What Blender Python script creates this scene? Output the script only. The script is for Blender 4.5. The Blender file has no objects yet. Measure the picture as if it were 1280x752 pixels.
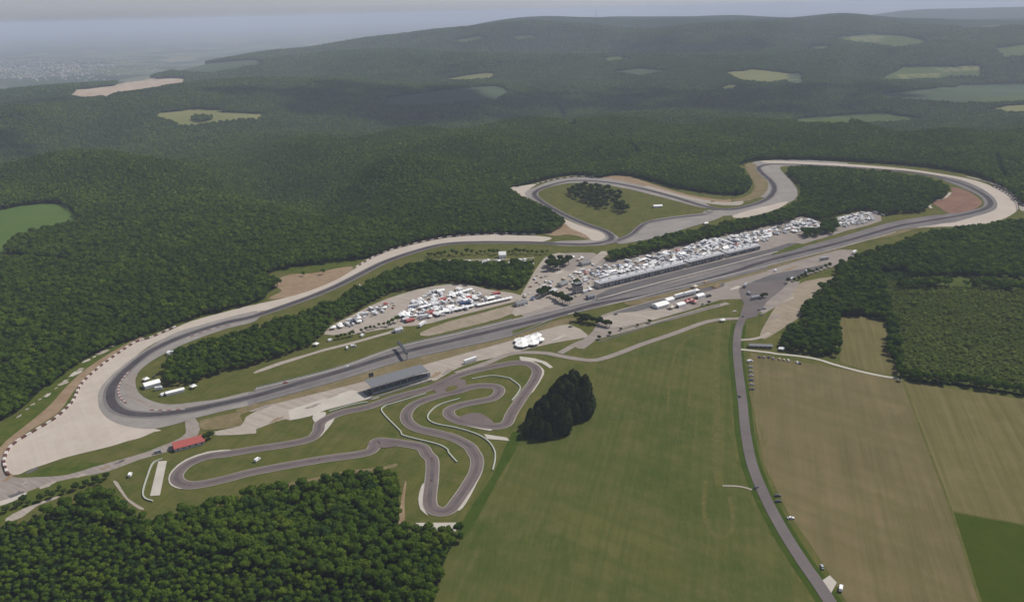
import bpy, bmesh, math, random
import numpy as np
from mathutils import Vector, Matrix
from mathutils.geometry import tessellate_polygon

# ------------------------------------------------------------------ camera, world, sun, exposure
SC = bpy.context.scene
COL = SC.collection
F = 1000.0                      # focal length in pixels of a 1280 px wide picture
HP = 330.0
PITCH = math.atan(362.0 / F)
ROLL = math.radians(-1.5)
CAM_Z = HP * math.cos(PITCH)
cp, sp = math.cos(PITCH), math.sin(PITCH)
FWD = np.array([0, cp, -sp]); R0 = np.array([1.0, 0, 0]); U0 = np.array([0, sp, cp])
RT = math.cos(ROLL) * R0 + math.sin(ROLL) * U0
UP = -math.sin(ROLL) * R0 + math.cos(ROLL) * U0
cam_d = bpy.data.cameras.new('camera'); cam = bpy.data.objects.new('camera', cam_d); COL.objects.link(cam)
cam_d.sensor_width = 36; cam_d.lens = 36 * F / 1280
cam_d.clip_start = 1.0; cam_d.clip_end = 150000
cam.matrix_world = Matrix(((RT[0], UP[0], -FWD[0], 0), (RT[1], UP[1], -FWD[1], 0), (RT[2], UP[2], -FWD[2], CAM_Z), (0, 0, 0, 1)))
SC.camera = cam

SUN_XY = math.atan2(0.86, 0.52)      # compass angle of the sun, from +Y towards +X
SUN_EL = math.radians(50)
SUN_STRENGTH = 3.3
SKY_STRENGTH = 0.082
HAZE_DENSITY = 0.000073
HAZE_COLOR = (0.77, 0.86, 1.0)
EXPOSURE = 0.4
w = bpy.data.worlds.new('World'); SC.world = w; w.use_nodes = True
nt = w.node_tree; bg = nt.nodes['Background']
sky = nt.nodes.new('ShaderNodeTexSky'); sky.sky_type = 'NISHITA'; sky.sun_disc = False
sky.sun_elevation = SUN_EL; sky.sun_rotation = SUN_XY
sky.altitude = 500; sky.air_density = 1.0; sky.dust_density = 1.0; sky.ozone_density = 1.5
hs = nt.nodes.new('ShaderNodeHueSaturation'); hs.inputs['Saturation'].default_value = 0.40
nt.links.new(sky.outputs[0], hs.inputs['Color']); tint = nt.nodes.new('ShaderNodeMix'); tint.data_type = 'RGBA'; tint.blend_type = 'MULTIPLY'; tint.inputs[0].default_value = 1.0
tint.inputs[7].default_value = (0.75, 0.78, 0.92, 1); nt.links.new(hs.outputs[0], tint.inputs[6]); nt.links.new(tint.outputs[2], bg.inputs[0])
bg.inputs[1].default_value = SKY_STRENGTH
sl = bpy.data.lights.new('sun', 'SUN'); sl.energy = SUN_STRENGTH; sl.angle = math.radians(1.6); sl.color = (1.0, 0.95, 0.87)
so = bpy.data.objects.new('sun', sl); COL.objects.link(so)
sdir = Vector((math.sin(SUN_XY) * math.cos(SUN_EL), math.cos(SUN_XY) * math.cos(SUN_EL), math.sin(SUN_EL)))
so.rotation_euler = sdir.to_track_quat('Z', 'Y').to_euler(); so.location = (0, 500, 900)
SC.view_settings.view_transform = 'Standard'; SC.view_settings.look = 'None'
SC.view_settings.exposure = EXPOSURE; SC.view_settings.gamma = 1; SC.view_settings.use_curve_mapping = False
SC.cycles.max_bounces = 5; SC.cycles.diffuse_bounces = 2; SC.cycles.glossy_bounces = 1
SC.cycles.transmission_bounces = 2; SC.cycles.volume_bounces = 0; SC.cycles.transparent_max_bounces = 4
SC.cycles.volume_step_rate = 5
SC.cycles.use_denoising = True

RND = random.Random(7); NR = np.random.default_rng(11)

# ------------------------------------------------------------------ terrain function and pixel -> ground
def sst(a, b, x):
    t = np.clip((x - a) / (b - a), 0, 1); return t * t * (3 - 2 * t)
S_T = np.array([-1.2, -0.64, -0.44, -0.24, -0.08, 0.0, 0.1, 0.24, 0.40, 0.48, 0.60, 0.70, 1.2])
D_T = np.array([5000, 5000, 5600, 7000, 8200, 8600, 9000, 9400, 9400, 9000, 8600, 8600, 8600.])
H_T = np.array([-40, -40, -30, 10, 110, 145, 180, 196, 175, 95, 60, 60, 60.])
def terr(x, y):
    x = np.asarray(x, float); y = np.asarray(y, float)
    D = np.hypot(x, y); s = x / np.maximum(y, 1.0); s = np.where(y < 1, 1.2 * np.sign(x), s)
    dc = np.interp(s, S_T, D_T); hc = np.interp(s, S_T, H_T)
    r = sst(0.30, 1.0, D / dc)
    dip = -85 * np.exp(-((D / dc - 0.52) / 0.13) ** 2) * sst(-0.5, -0.1, s)
    far_r = sst(0.25, 0.5, s)
    back = (-235) * (1 - far_r) + far_r * (40 + 130 * sst(11000, 14500, D) - 330 * sst(15500, 22000, D))
    b = sst(1.0, 1.38, D / dc)
    h = hc * r ** 1.4 * (1 - b) + back * b + dip * (1 - b)
    k = sst(2500, 3600, D) * (1 - 0.8 * b)
    n = (np.sin(x / 410 + 1.3 + 0.8 * np.sin(y / 700)) * np.sin(y / 330 + 0.5 * np.sin(x / 520)) * 26
         + np.sin(x / 900 - y / 640 + 2.0) * 30 + np.sin(x / 170 + y / 240) * np.sin(y / 190 - x / 310) * 5)
    z = h * sst(2150, 2900, D) + n * k
    lip = np.interp(s, [-.40, -.20, -.10, .2, .5, .7], [2080, 2080, 2350, 2350, 2300, 2250]) + 90 * np.sin(s * 21) + 60 * np.sin(s * 47 + 1)
    z = z - (62 + 22 * np.sin(s * 13 + 2)) * sst(lip, lip + 330, D) * (1 - sst(lip + 650, lip + 1500, D))
    z = z + np.sin(D / 270. + 2.2 * np.sin(3.1 * s + .6) + .9 * np.sin(x / 610.)) * 52 * sst(3300, 5200, D) * (1 - sst(9500, 11500, D)) * sst(-0.75, -0.25, s) * (.55 + .45 * np.sin(x / 830. + 1))
    for gx, gy, gr, gh in BUMPS:
        z = z + gh * np.clip(1 - ((x - gx) ** 2 + (y - gy) ** 2) / (gr * gr), 0, 1) ** 3
    return z
BUMPS = []

def ray(u, v):
    return FWD + ((u - 640) / F) * RT - ((v - 376) / F) * UP
def W(u, v, z=0.0):
    d = ray(u, v); t = (z - CAM_Z) / d[2]
    return np.array([d[0] * t, d[1] * t, z])
T_MARCH = 300.0 * 1.006 ** np.arange(890)
def WTs(uv):
    uv = np.asarray(uv, float); d = FWD[None] + ((uv[:, :1] - 640) / F) * RT[None] - ((uv[:, 1:] - 376) / F) * UP[None]
    def gap(t): p = d[:, None] * t[..., None]; return CAM_Z + p[..., 2] - terr(p[..., 0], p[..., 1])
    g = gap(np.broadcast_to(T_MARCH, (len(uv), len(T_MARCH)))) < 0
    k = np.where(g.any(1), g.argmax(1), len(T_MARCH) - 1); hi = T_MARCH[k]; lo = T_MARCH[np.maximum(k - 1, 0)]
    for _ in range(14):
        m = (lo + hi) / 2; b = gap(m[:, None])[:, 0] < 0; hi = np.where(b, m, hi); lo = np.where(b, lo, m)
    p = d * hi[:, None]; return np.stack([p[:, 0], p[:, 1], terr(p[:, 0], p[:, 1])], 1)
def WT(u, v): return WTs([(u, v)])[0]
for u, v, gr, gh in ((290, 198, 330, -34), (335, 212, 300, -40), (372, 226, 250, -40), (400, 242, 190, -34), (420, 258, 130, -22), (505, 218, 215, 26), (200, 218, 290, 34), (80, 212, 270, 28), (590, 188, 270, 22), (760, 190, 190, 14), (880, 190, 160, 12)):
    g_ = W(u, v); BUMPS.append((g_[0], g_[1], gr, gh))
for s_, D_, gr, gh in ((.245, 6900, 900, 60), (.30, 7700, 1300, 25), (.40, 7800, 1500, 20), (.12, 6900, 1500, 40), (-.02, 6500, 1500, 45), (.60, 6200, 1600, 60), (-.2, 5400, 1300, 35), (.35, 5200, 1300, 40), (.2, 4700, 900, 30), (.05, 3900, 700, 18), (.5, 4300, 900, 25), (.37, 8300, 900, 55), (.45, 8300, 900, 45), (.25, 7400, 600, 40)):
    BUMPS.append((s_ * D_ / math.hypot(1, s_), D_ / math.hypot(1, s_), gr, gh))
def px(s):
    """'02 12,40 30,50 12 0,5' -> list of picture points; a two-digit tile code changes the tile, 'p' is plain pixels"""
    out = []; ox = oy = 0; k = 1.0
    for tok in s.split():
        if tok == 'p': ox = oy = 0; k = 1.0
        elif ',' not in tok: ox = int(tok[0]) * 320; oy = int(tok[1]) * 188; k = 0.25
        else:
            a, b = tok.split(','); out.append((ox + float(a) * k, oy + float(b) * k))
    return out
def G(s): return [W(u, v)[:2] for u, v in px(s)]
def smooth(pts, closed=False, n=6):
    P = [np.asarray(p, float) for p in pts]; N = len(P); out = []
    for i in range(N if closed else N - 1):
        if closed: a, b, c, d = P[i - 1], P[i], P[(i + 1) % N], P[(i + 2) % N]
        else: a, b, c, d = P[max(i - 1, 0)], P[i], P[i + 1], P[min(i + 2, N - 1)]
        for j in range(n):
            t = j / n
            out.append(0.5 * (2 * b + (c - a) * t + (2 * a - 5 * b + 4 * c - d) * t * t + (3 * b - a - 3 * c + d) * t ** 3))
    if not closed: out.append(P[-1])
    return out
def inside(poly, X, Y):
    poly = np.asarray(poly); r = np.zeros(X.shape, bool); n = len(poly)
    mnx, mny = poly.min(0); mxx, mxy = poly.max(0)
    cand = np.nonzero((X >= mnx) & (X <= mxx) & (Y >= mny) & (Y <= mxy))[0]
    if not len(cand): return r
    xs, ys = X[cand], Y[cand]; c = np.zeros(len(cand), bool)
    for i in range(n):
        x0, y0 = poly[i]; x1, y1 = poly[(i + 1) % n]
        if y0 == y1: continue
        c ^= ((y0 > ys) != (y1 > ys)) & (xs < (x1 - x0) * (ys - y0) / (y1 - y0) + x0)
    r[cand] = c
    return r
def rand_in(poly, n, mind, rnd, tries=6000):
    poly = np.asarray(poly); lo, hi = poly.min(0), poly.max(0); out = []
    for _ in range(tries):
        if len(out) >= n: break
        p = np.array([rnd.uniform(lo[0], hi[0]), rnd.uniform(lo[1], hi[1])])
        if not inside(poly, p[:1], p[1:])[0]: continue
        if all((p[0] - q[0]) ** 2 + (p[1] - q[1]) ** 2 > mind * mind for q in out): out.append(p)
    return out

# ------------------------------------------------------------------ materials
MATS = {}
def lin(c): return tuple((x / 255 / 12.92 if x / 255 <= 0.04045 else ((x / 255 + 0.055) / 1.055) ** 2.4) for x in c)
def new_mat(name):
    m = bpy.data.materials.new(name); m.use_nodes = True; MATS[name] = m
    return m, m.node_tree, m.node_tree.nodes['Principled BSDF']
def noise(nt, vec, scale, detail=3.0, rough=0.6, stretch=None, rot=0.0):
    if stretch or rot:
        mp = nt.nodes.new('ShaderNodeMapping'); mp.inputs['Scale'].default_value = stretch or (1, 1, 1)
        r = nt.nodes.new('ShaderNodeVectorRotate'); r.rotation_type = 'Z_AXIS'; r.inputs['Angle'].default_value = rot
        nt.links.new(vec, r.inputs['Vector']); nt.links.new(r.outputs[0], mp.inputs['Vector']); vec = mp.outputs[0]
    n = nt.nodes.new('ShaderNodeTexNoise'); n.inputs['Scale'].default_value = scale
    n.inputs['Detail'].default_value = detail; n.inputs['Roughness'].default_value = rough
    nt.links.new(vec, n.inputs['Vector']); return n.outputs[0]
def ramp(nt, val, a, b):
    r = nt.nodes.new('ShaderNodeMapRange'); r.inputs['From Min'].default_value = a; r.inputs['From Max'].default_value = b
    nt.links.new(val, r.inputs['Value']); return r.outputs[0]
def mixc(nt, fac, c1, c2):
    m = nt.nodes.new('ShaderNodeMix'); m.data_type = 'RGBA'
    for sock, c in ((m.inputs[6], c1), (m.inputs[7], c2)):
        if isinstance(c, tuple): sock.default_value = (*c, 1)
        else: nt.links.new(c, sock)
    if isinstance(fac, float): m.inputs[0].default_value = fac
    else: nt.links.new(fac, m.inputs[0])
    return m.outputs[2]
def bump(nt, bs, h, dist, strength=1.0):
    b = nt.nodes.new('ShaderNodeBump'); b.inputs['Distance'].default_value = dist; b.inputs['Strength'].default_value = strength
    nt.links.new(h, b.inputs['Height']); nt.links.new(b.outputs[0], bs.inputs['Normal'])
def ground_mat(name, c1, c2, size=30., c3=None, size3=6., stripe=None, lo=0.35, hi=0.65, amt3=0.5, c4=None, bumpd=0.0, rough=0.95):
    """c1/c2 blotches of SIZE metres, c3 finer patches, stripe=(c, along angle, width, amount): worn or mown streaks"""
    m, nt, bs = new_mat(name)
    g = nt.nodes.new('ShaderNodeNewGeometry'); pos = g.outputs['Position']
    col = mixc(nt, ramp(nt, noise(nt, pos, 1 / size, 5), lo, hi), c1, c2)
    if c3:
        f = ramp(nt, noise(nt, pos, 1 / size3, 6, 0.7), 0.42, 0.72)
        mm = nt.nodes.new('ShaderNodeMath'); mm.operation = 'MULTIPLY'; mm.inputs[1].default_value = amt3
        nt.links.new(f, mm.inputs[0]); col = mixc(nt, mm.outputs[0], col, c3)
    if stripe:
        for (sc, ang, wid, amt) in stripe:
            f = ramp(nt, noise(nt, pos, 1.0, 3, 0.6, stretch=(1 / wid, 1 / (wid * 45), 0.0), rot=ang), 0.44, 0.62)
            mm = nt.nodes.new('ShaderNodeMath'); mm.operation = 'MULTIPLY'; mm.inputs[1].default_value = amt
            nt.links.new(f, mm.inputs[0]); col = mixc(nt, mm.outputs[0], col, sc)
    if c4:
        f = ramp(nt, noise(nt, pos, 1 / 1.2, 4, 0.8), 0.3, 0.75)
        mm = nt.nodes.new('ShaderNodeMath'); mm.operation = 'MULTIPLY'; mm.inputs[1].default_value = 0.45
        nt.links.new(f, mm.inputs[0]); col = mixc(nt, mm.outputs[0], col, c4)
    nt.links.new(col, bs.inputs['Base Color']); bs.inputs['Roughness'].default_value = rough
    bs.inputs['Specular IOR Level'].default_value = 0.0
    if bumpd: bump(nt, bs, noise(nt, pos, 1 / 2.5, 5, 0.7), bumpd)
    return m
def paint(name, c, rough=0.5, dirt=0.12, spec=0.4, metal=0.0):
    m, nt, bs = new_mat(name)
    tc = nt.nodes.new('ShaderNodeTexCoord')
    f = ramp(nt, noise(nt, tc.outputs['Object'], 0.9, 5, 0.7), 0.35, 0.8)
    mm = nt.nodes.new('ShaderNodeMath'); mm.operation = 'MULTIPLY'; mm.inputs[1].default_value = dirt * 2.5
    nt.links.new(f, mm.inputs[0])
    nt.links.new(mixc(nt, mm.outputs[0], c, tuple(x * 0.55 + 0.02 for x in c)), bs.inputs['Base Color'])
    bs.inputs['Roughness'].default_value = rough; bs.inputs['Specular IOR Level'].default_value = spec; bs.inputs['Metallic'].default_value = metal
    return m
def leaf_mat(name, dark, light, warm, cell=6.5):
    m, nt, bs = new_mat(name)
    g = nt.nodes.new('ShaderNodeNewGeometry'); pos = g.outputs['Position']
    v = nt.nodes.new('ShaderNodeTexVoronoi'); v.voronoi_dimensions = '2D'; v.inputs['Scale'].default_value = 1 / cell
    nt.links.new(pos, v.inputs['Vector'])
    sx = nt.nodes.new('ShaderNodeSeparateColor'); nt.links.new(v.outputs['Color'], sx.inputs[0])
    col = mixc(nt, sx.outputs[0], dark, light)
    f = ramp(nt, noise(nt, pos, 1 / 60., 4), 0.40, 0.66); mm = nt.nodes.new('ShaderNodeMath'); mm.operation = 'MULTIPLY'; mm.inputs[1].default_value = 0.62
    nt.links.new(f, mm.inputs[0]); col = mixc(nt, mm.outputs[0], col, warm)
    f2 = ramp(nt, noise(nt, pos, 1 / 260., 3), 0.42, 0.60); m2 = nt.nodes.new('ShaderNodeMath'); m2.operation = 'MULTIPLY'; m2.inputs[1].default_value = 0.6
    nt.links.new(f2, m2.inputs[0]); col = mixc(nt, m2.outputs[0], col, tuple(c * .78 for c in dark))
    g3 = ramp(nt, sx.outputs[1], 0.88, 0.96); col = mixc(nt, g3, col, tuple(c * k for c, k in zip(dark, (.72, .80, 1.5))))       # now and then a darker species
    g4 = ramp(nt, sx.outputs[2], 0.93, 0.97); col = mixc(nt, g4, col, tuple(c * k for c, k in zip(warm, (1.0, .98, 1.1))))      # and a paler one
    nt.links.new(col, bs.inputs['Base Color']); bs.inputs['Roughness'].default_value = 0.9; bs.inputs['Specular IOR Level'].default_value = 0.0
    tr = nt.nodes.new('ShaderNodeBsdfTranslucent'); nt.links.new(col, tr.inputs['Color'])
    mx = nt.nodes.new('ShaderNodeMixShader'); mx.inputs[0].default_value = 0.30
    out = nt.nodes['Material Output']
    nt.links.new(bs.outputs[0], mx.inputs[1]); nt.links.new(tr.outputs[0], mx.inputs[2]); nt.links.new(mx.outputs[0], out.inputs['Surface'])
    return m

LEAF = leaf_mat('oak_leaves', (0.054, 0.098, 0.011), (0.076, 0.134, 0.014), (0.125, 0.178, 0.017))
SPRUCE = leaf_mat('spruce_needles', (0.026, 0.040, 0.016), (0.044, 0.062, 0.021), (0.060, 0.072, 0.023), 4.0)
PINE = leaf_mat('pine_needles', (0.036, 0.064, 0.014), (0.060, 0.095, 0.018), (0.075, 0.095, 0.022), 5.0)
SCRUB = leaf_mat('scrub_leaves', (0.120, 0.170, 0.030), (0.160, 0.210, 0.040), (0.200, 0.225, 0.052), 3.0)
BARK = paint('bark', (0.075, 0.058, 0.042), 0.9, 0.3, 0.1)
ASPHALT = ground_mat('asphalt', (0.0945, 0.0882, 0.0900), (0.1350, 0.1278, 0.1260), 40, (0.1665, 0.1584, 0.1530), 12, amt3=0.4, c4=(0.0810, 0.0765, 0.0765))
TRACKM = ground_mat('racing_asphalt', (0.1368, 0.1256, 0.1246), (0.1882, 0.1737, 0.1675), 35, (0.1026, 0.0953, 0.0970), 9, amt3=0.4)
RUBBER = ground_mat('rubbered_asphalt', (0.0475, 0.0437, 0.0475), (0.0741, 0.0674, 0.0722), 25, (0.0950, 0.0893, 0.0912), 5, amt3=0.5)
RUNOFF = ground_mat('pale_asphalt', (0.2196, 0.2040, 0.1861), (0.2790, 0.2573, 0.2332), 30, (0.1781, 0.1646, 0.1514), 8, amt3=0.5)
KARTM = ground_mat('kart_asphalt', (0.1389, 0.1128, 0.1077), (0.1658, 0.1357, 0.1265), 25, (0.1075, 0.0890, 0.0857), 5, amt3=0.4)
ROADM = ground_mat('road_asphalt', (0.1200, 0.1024, 0.1008), (0.1480, 0.1280, 0.1240), 40, (0.1680, 0.1520, 0.1440), 4, amt3=0.3)
GRAVEL = ground_mat('gravel', (0.405, 0.352, 0.295), (0.475, 0.418, 0.355), 40, (0.345, 0.290, 0.240), 13, amt3=0.5, stripe=[((0.335, 0.288, 0.240), .5, 1.3, .28), ((0.490, 0.435, 0.375), -.6, 2.6, .3), ((0.36, 0.31, 0.26), 1.3, 1.0, .2)], c4=(0.38, 0.33, 0.28), bumpd=0.06)
REDGRAVEL = ground_mat('red_gravel', (0.1600, 0.0920, 0.0656), (0.2080, 0.1240, 0.0880), 30, (0.2400, 0.1600, 0.1200), 9, amt3=0.5)
LOTM = ground_mat('packed_gravel', (0.3120, 0.2691, 0.2262), (0.3822, 0.3354, 0.2847), 25, (0.2574, 0.2184, 0.1833), 9, amt3=0.75, stripe=[((0.23, 0.20, 0.17), -1.05, 1.4, .5), ((0.40, 0.36, 0.31), -1.0, 3.0, .5)], c4=(0.2964, 0.2574, 0.2184))
GREYLOT = ground_mat('grey_gravel', (0.2321, 0.1957, 0.1699), (0.3034, 0.2582, 0.2252), 30, (0.1785, 0.1542, 0.1344), 8, amt3=0.75, stripe=[((0.15, 0.135, 0.12), -1.05, 1.6, .5), ((0.33, 0.30, 0.27), -.9, 2.5, .45)], c4=(0.2499, 0.2166, 0.1897))
DIRT = ground_mat('dirt', (0.2340, 0.1599, 0.1014), (0.2964, 0.2223, 0.1482), 15, (0.1560, 0.1170, 0.0663), 6, amt3=0.6, c4=(0.2028, 0.1482, 0.0936))
VERGE = ground_mat('dry_verge', (0.1520, 0.1200, 0.0600), (0.2080, 0.1640, 0.0960), 18, (0.0960, 0.0920, 0.0360), 6, amt3=0.7)
CONC = ground_mat('concrete', (0.4000, 0.3680, 0.3200), (0.4640, 0.4320, 0.3760), 12, (0.3360, 0.3040, 0.2640), 3, amt3=0.5)
KERBM = ground_mat('kerb_concrete', (0.2583, 0.2368, 0.2061), (0.3198, 0.2952, 0.2583), 15, (0.2214, 0.2029, 0.1722), 3, amt3=0.5)
GRASS = ground_mat('mown_grass', (0.060, 0.078, 0.015), (0.102, 0.104, 0.026), 24, (0.150, 0.122, 0.050), 13, amt3=0.8, lo=.38, hi=.62, stripe=[((0.135, 0.112, 0.045), -1.05, 2.2, .35), ((0.050, 0.070, 0.014), .27, 3.0, .35)], c4=(0.050, 0.064, 0.014))
FRINGE = ground_mat('rough_grass', (0.0474, 0.0724, 0.0119), (0.0790, 0.0979, 0.0173), 16, (0.1265, 0.1149, 0.0283), 8, amt3=0.6, c4=(0.0395, 0.0596, 0.0100))
DITCH = ground_mat('lush_grass', (0.0336, 0.0600, 0.0086), (0.0528, 0.0784, 0.0125), 12, (0.0680, 0.0840, 0.0173), 5, amt3=0.5, c4=(0.0288, 0.0496, 0.0077))
SCRUBG = ground_mat('scrub_floor', (0.045, 0.066, 0.014), (0.070, 0.090, 0.022), 22, (0.095, 0.10, 0.035), 8, amt3=0.5)
WORN = ground_mat('worn_grass', (0.0860, 0.0890, 0.0250), (0.1220, 0.1102, 0.0400), 7, (0.0620, 0.0763, 0.0180), 4, amt3=0.9)
DUSTY = ground_mat('dusty_earth', (0.235, 0.192, 0.140), (0.310, 0.262, 0.200), 22, (0.150, 0.130, 0.075), 10, amt3=0.7, stripe=[((0.36, 0.31, 0.25), -.6, 2.0, .5)], c4=(0.21, 0.17, 0.12))
FIELD = ground_mat('meadow', (0.0454, 0.0684, 0.0137), (0.1037, 0.1003, 0.0273), 75, (0.1382, 0.1186, 0.0462), 20, amt3=0.8, lo=.38, hi=.62,
                   stripe=[((0.1382, 0.1277, 0.0473), 0.27, 1.7, 0.34), ((0.0432, 0.0661, 0.0126), 0.27, 3.4, 0.45), ((0.1350, 0.1254, 0.0504), 0.02, 1.4, 0.22), ((0.0486, 0.0707, 0.0147), -.9, 12, .35)], c4=(0.0454, 0.0627, 0.0137))
STUBBLE = ground_mat('mown_hay_field', (0.1165, 0.0975, 0.0449), (0.1664, 0.1357, 0.0673), 60, (0.0915, 0.0848, 0.0326), 20, amt3=0.7, lo=.38, hi=.62,
                     stripe=[((0.1976, 0.1654, 0.0877), 0.31, 1.8, 0.38), ((0.0874, 0.0795, 0.0326), 0.31, 3.6, 0.40), ((0.1924, 0.1484, 0.0816), 0.25, 14.0, 0.45), ((0.1040, 0.0996, 0.0388), -.8, 16, .4)], c4=(0.1092, 0.0912, 0.0418))
HAY = ground_mat('pale_hay_field', (0.118, 0.104, 0.040), (0.158, 0.134, 0.060), 38, (0.090, 0.090, 0.030), 18, amt3=0.6,
                 stripe=[((0.178, 0.150, 0.074), 0.31, 2.2, 0.5), ((0.088, 0.084, 0.030), 0.31, 4.5, 0.5)], c4=(0.108, 0.094, 0.038))
CROP = ground_mat('young_crop', (0.0393, 0.0590, 0.0069), (0.0517, 0.0685, 0.0094), 25, (0.0309, 0.0505, 0.0062), 10, amt3=0.5,
                  stripe=[((0.0590, 0.0702, 0.0109), -0.28, 3.0, 0.3)])
FARFIELD = ground_mat('far_green_field', (0.0621, 0.0891, 0.0270), (0.0810, 0.1026, 0.0337), 80, (0.0918, 0.1080, 0.0405), 40, amt3=0.4)
FARPALE = ground_mat('far_pale_field', (0.1476, 0.1572, 0.0576), (0.1889, 0.1814, 0.0806), 120, (0.1122, 0.1331, 0.0461), 60, amt3=0.5)
FARDARK = ground_mat('far_bluegreen_field', (0.0510, 0.0750, 0.0420), (0.0660, 0.0900, 0.0510), 150, (0.0780, 0.0960, 0.0540), 60, amt3=0.4)
ROCK = ground_mat('quarry_rock', (0.3750, 0.2850, 0.2100), (0.4650, 0.3900, 0.3150), 60, (0.2250, 0.1650, 0.1125), 40, amt3=0.7)
LEFTF = ground_mat('left_crop', (0.0656, 0.1102, 0.0290), (0.0794, 0.1248, 0.0337), 60, (0.0899, 0.1322, 0.0406), 20, amt3=0.4,
                   stripe=[((0.0588, 0.1028, 0.0261), 1.2, 6.0, 0.3)])
WHITE = paint('white_paint', (0.80, 0.80, 0.79), 0.5, 0.10)
CANVAS = paint('white_canvas', (0.84, 0.83, 0.80), 0.8, 0.08, 0.2)
GREYP = paint('grey_paint', (0.30, 0.31, 0.33), 0.5, 0.15)
DKGREY = paint('dark_grey_paint', (0.07, 0.075, 0.085), 0.5, 0.15)
SILVER = paint('silver_paint', (0.42, 0.43, 0.45), 0.35, 0.1, 0.5, 0.4)
BLUEP = paint('blue_paint', (0.06, 0.10, 0.22), 0.4, 0.1)
REDP = paint('red_paint', (0.30, 0.055, 0.045), 0.5, 0.12)
REDROOF = paint('red_roof_sheet', (0.36, 0.075, 0.06), 0.7, 0.2)
BEIGEP = paint('beige_paint', (0.55, 0.48, 0.36), 0.6, 0.12)
GLASS = paint('dark_glass', (0.025, 0.03, 0.038), 0.15, 0.02, 0.6)
RUBB = paint('tyre_rubber', (0.02, 0.02, 0.021), 0.8, 0.1)
STEEL = paint('galvanised_steel', (0.34, 0.35, 0.36), 0.5, 0.15, 0.4, 0.3)
ROOFG = paint('grey_roof_sheet', (0.150, 0.158, 0.165), 0.65, 0.18)
PALEROOF = paint('pale_grey_roof', (0.46, 0.46, 0.47), 0.6, 0.2)
WALLP = paint('rendered_wall', (0.50, 0.47, 0.43), 0.8, 0.2)
SEATM = paint('grey_seats', (0.17, 0.18, 0.21), 0.7, 0.2)
WOOD = paint('weathered_wood', (0.17, 0.125, 0.085), 0.8, 0.25)
TYREW = paint('white_tyre_paint', (0.66, 0.60, 0.55), 0.7, 0.2)
TYRER = paint('red_tyre_paint', (0.13, 0.055, 0.045), 0.7, 0.2)
GREENW = paint('pale_green_wall', (0.38, 0.40, 0.33), 0.7, 0.2)

def terrain_mat():
    m, nt, bs = new_mat('woodland_floor')
    g = nt.nodes.new('ShaderNodeNewGeometry'); pos = g.outputs['Position']
    col = mixc(nt, ramp(nt, noise(nt, pos, 1 / 16., 6, 0.75), 0.3, 0.7), (0.008, 0.015, 0.005), (0.026, 0.043, 0.010))
    col = mixc(nt, ramp(nt, noise(nt, pos, 1 / 420., 4), 0.42, 0.62), col, (0.015, 0.028, 0.009))
    # the plain: patchwork of small fields
    v = nt.nodes.new('ShaderNodeTexVoronoi'); v.voronoi_dimensions = '2D'; v.inputs['Scale'].default_value = 1 / 420.
    nt.links.new(pos, v.inputs['Vector'])
    sx = nt.nodes.new('ShaderNodeSeparateColor'); nt.links.new(v.outputs['Color'], sx.inputs[0])
    pc = mixc(nt, sx.outputs[0], (0.045, 0.075, 0.03), (0.19, 0.185, 0.11))
    pc = mixc(nt, ramp(nt, sx.outputs[1], 0.5, 0.75), pc, (0.035, 0.06, 0.025))
    sp_ = nt.nodes.new('ShaderNodeSeparateXYZ'); nt.links.new(pos, sp_.inputs[0])
    col = mixc(nt, ramp(nt, sp_.outputs[2], -110., -170.), col, pc)
    nt.links.new(col, bs.inputs['Base Color']); bs.inputs['Roughness'].default_value = 1; bs.inputs['Specular IOR Level'].default_value = 0.0
    bump(nt, bs, noise(nt, pos, 1 / 22., 4, 0.7), 12.0)
    return m
TERR = terrain_mat()

# ------------------------------------------------------------------ object helpers
def tag(o, label=None, cat=None, group=None, kind=None):
    if label: o['label'] = label
    if cat: o['category'] = cat
    if group: o['group'] = group
    if kind: o['kind'] = kind
    return o
def empty(name, loc, rz=0.0):
    o = bpy.data.objects.new(name, None); COL.objects.link(o); o.location = loc; o.rotation_euler = (0, 0, rz)
    o.empty_display_size = 1.0
    return o
def mesh_obj(name, verts, faces, mats, parent=None, fm=None, smooth_=False):
    me = bpy.data.meshes.new(name); me.from_pydata([tuple(map(float, v)) for v in verts], [], faces)
    for m in (mats if isinstance(mats, (list, tuple)) else [mats]): me.materials.append(m)
    if fm is not None: me.polygons.foreach_set('material_index', fm)
    if smooth_: me.polygons.foreach_set('use_smooth', [True] * len(me.polygons))
    me.update(); o = bpy.data.objects.new(name, me); COL.objects.link(o)
    if parent: o.parent = parent
    return o
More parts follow.
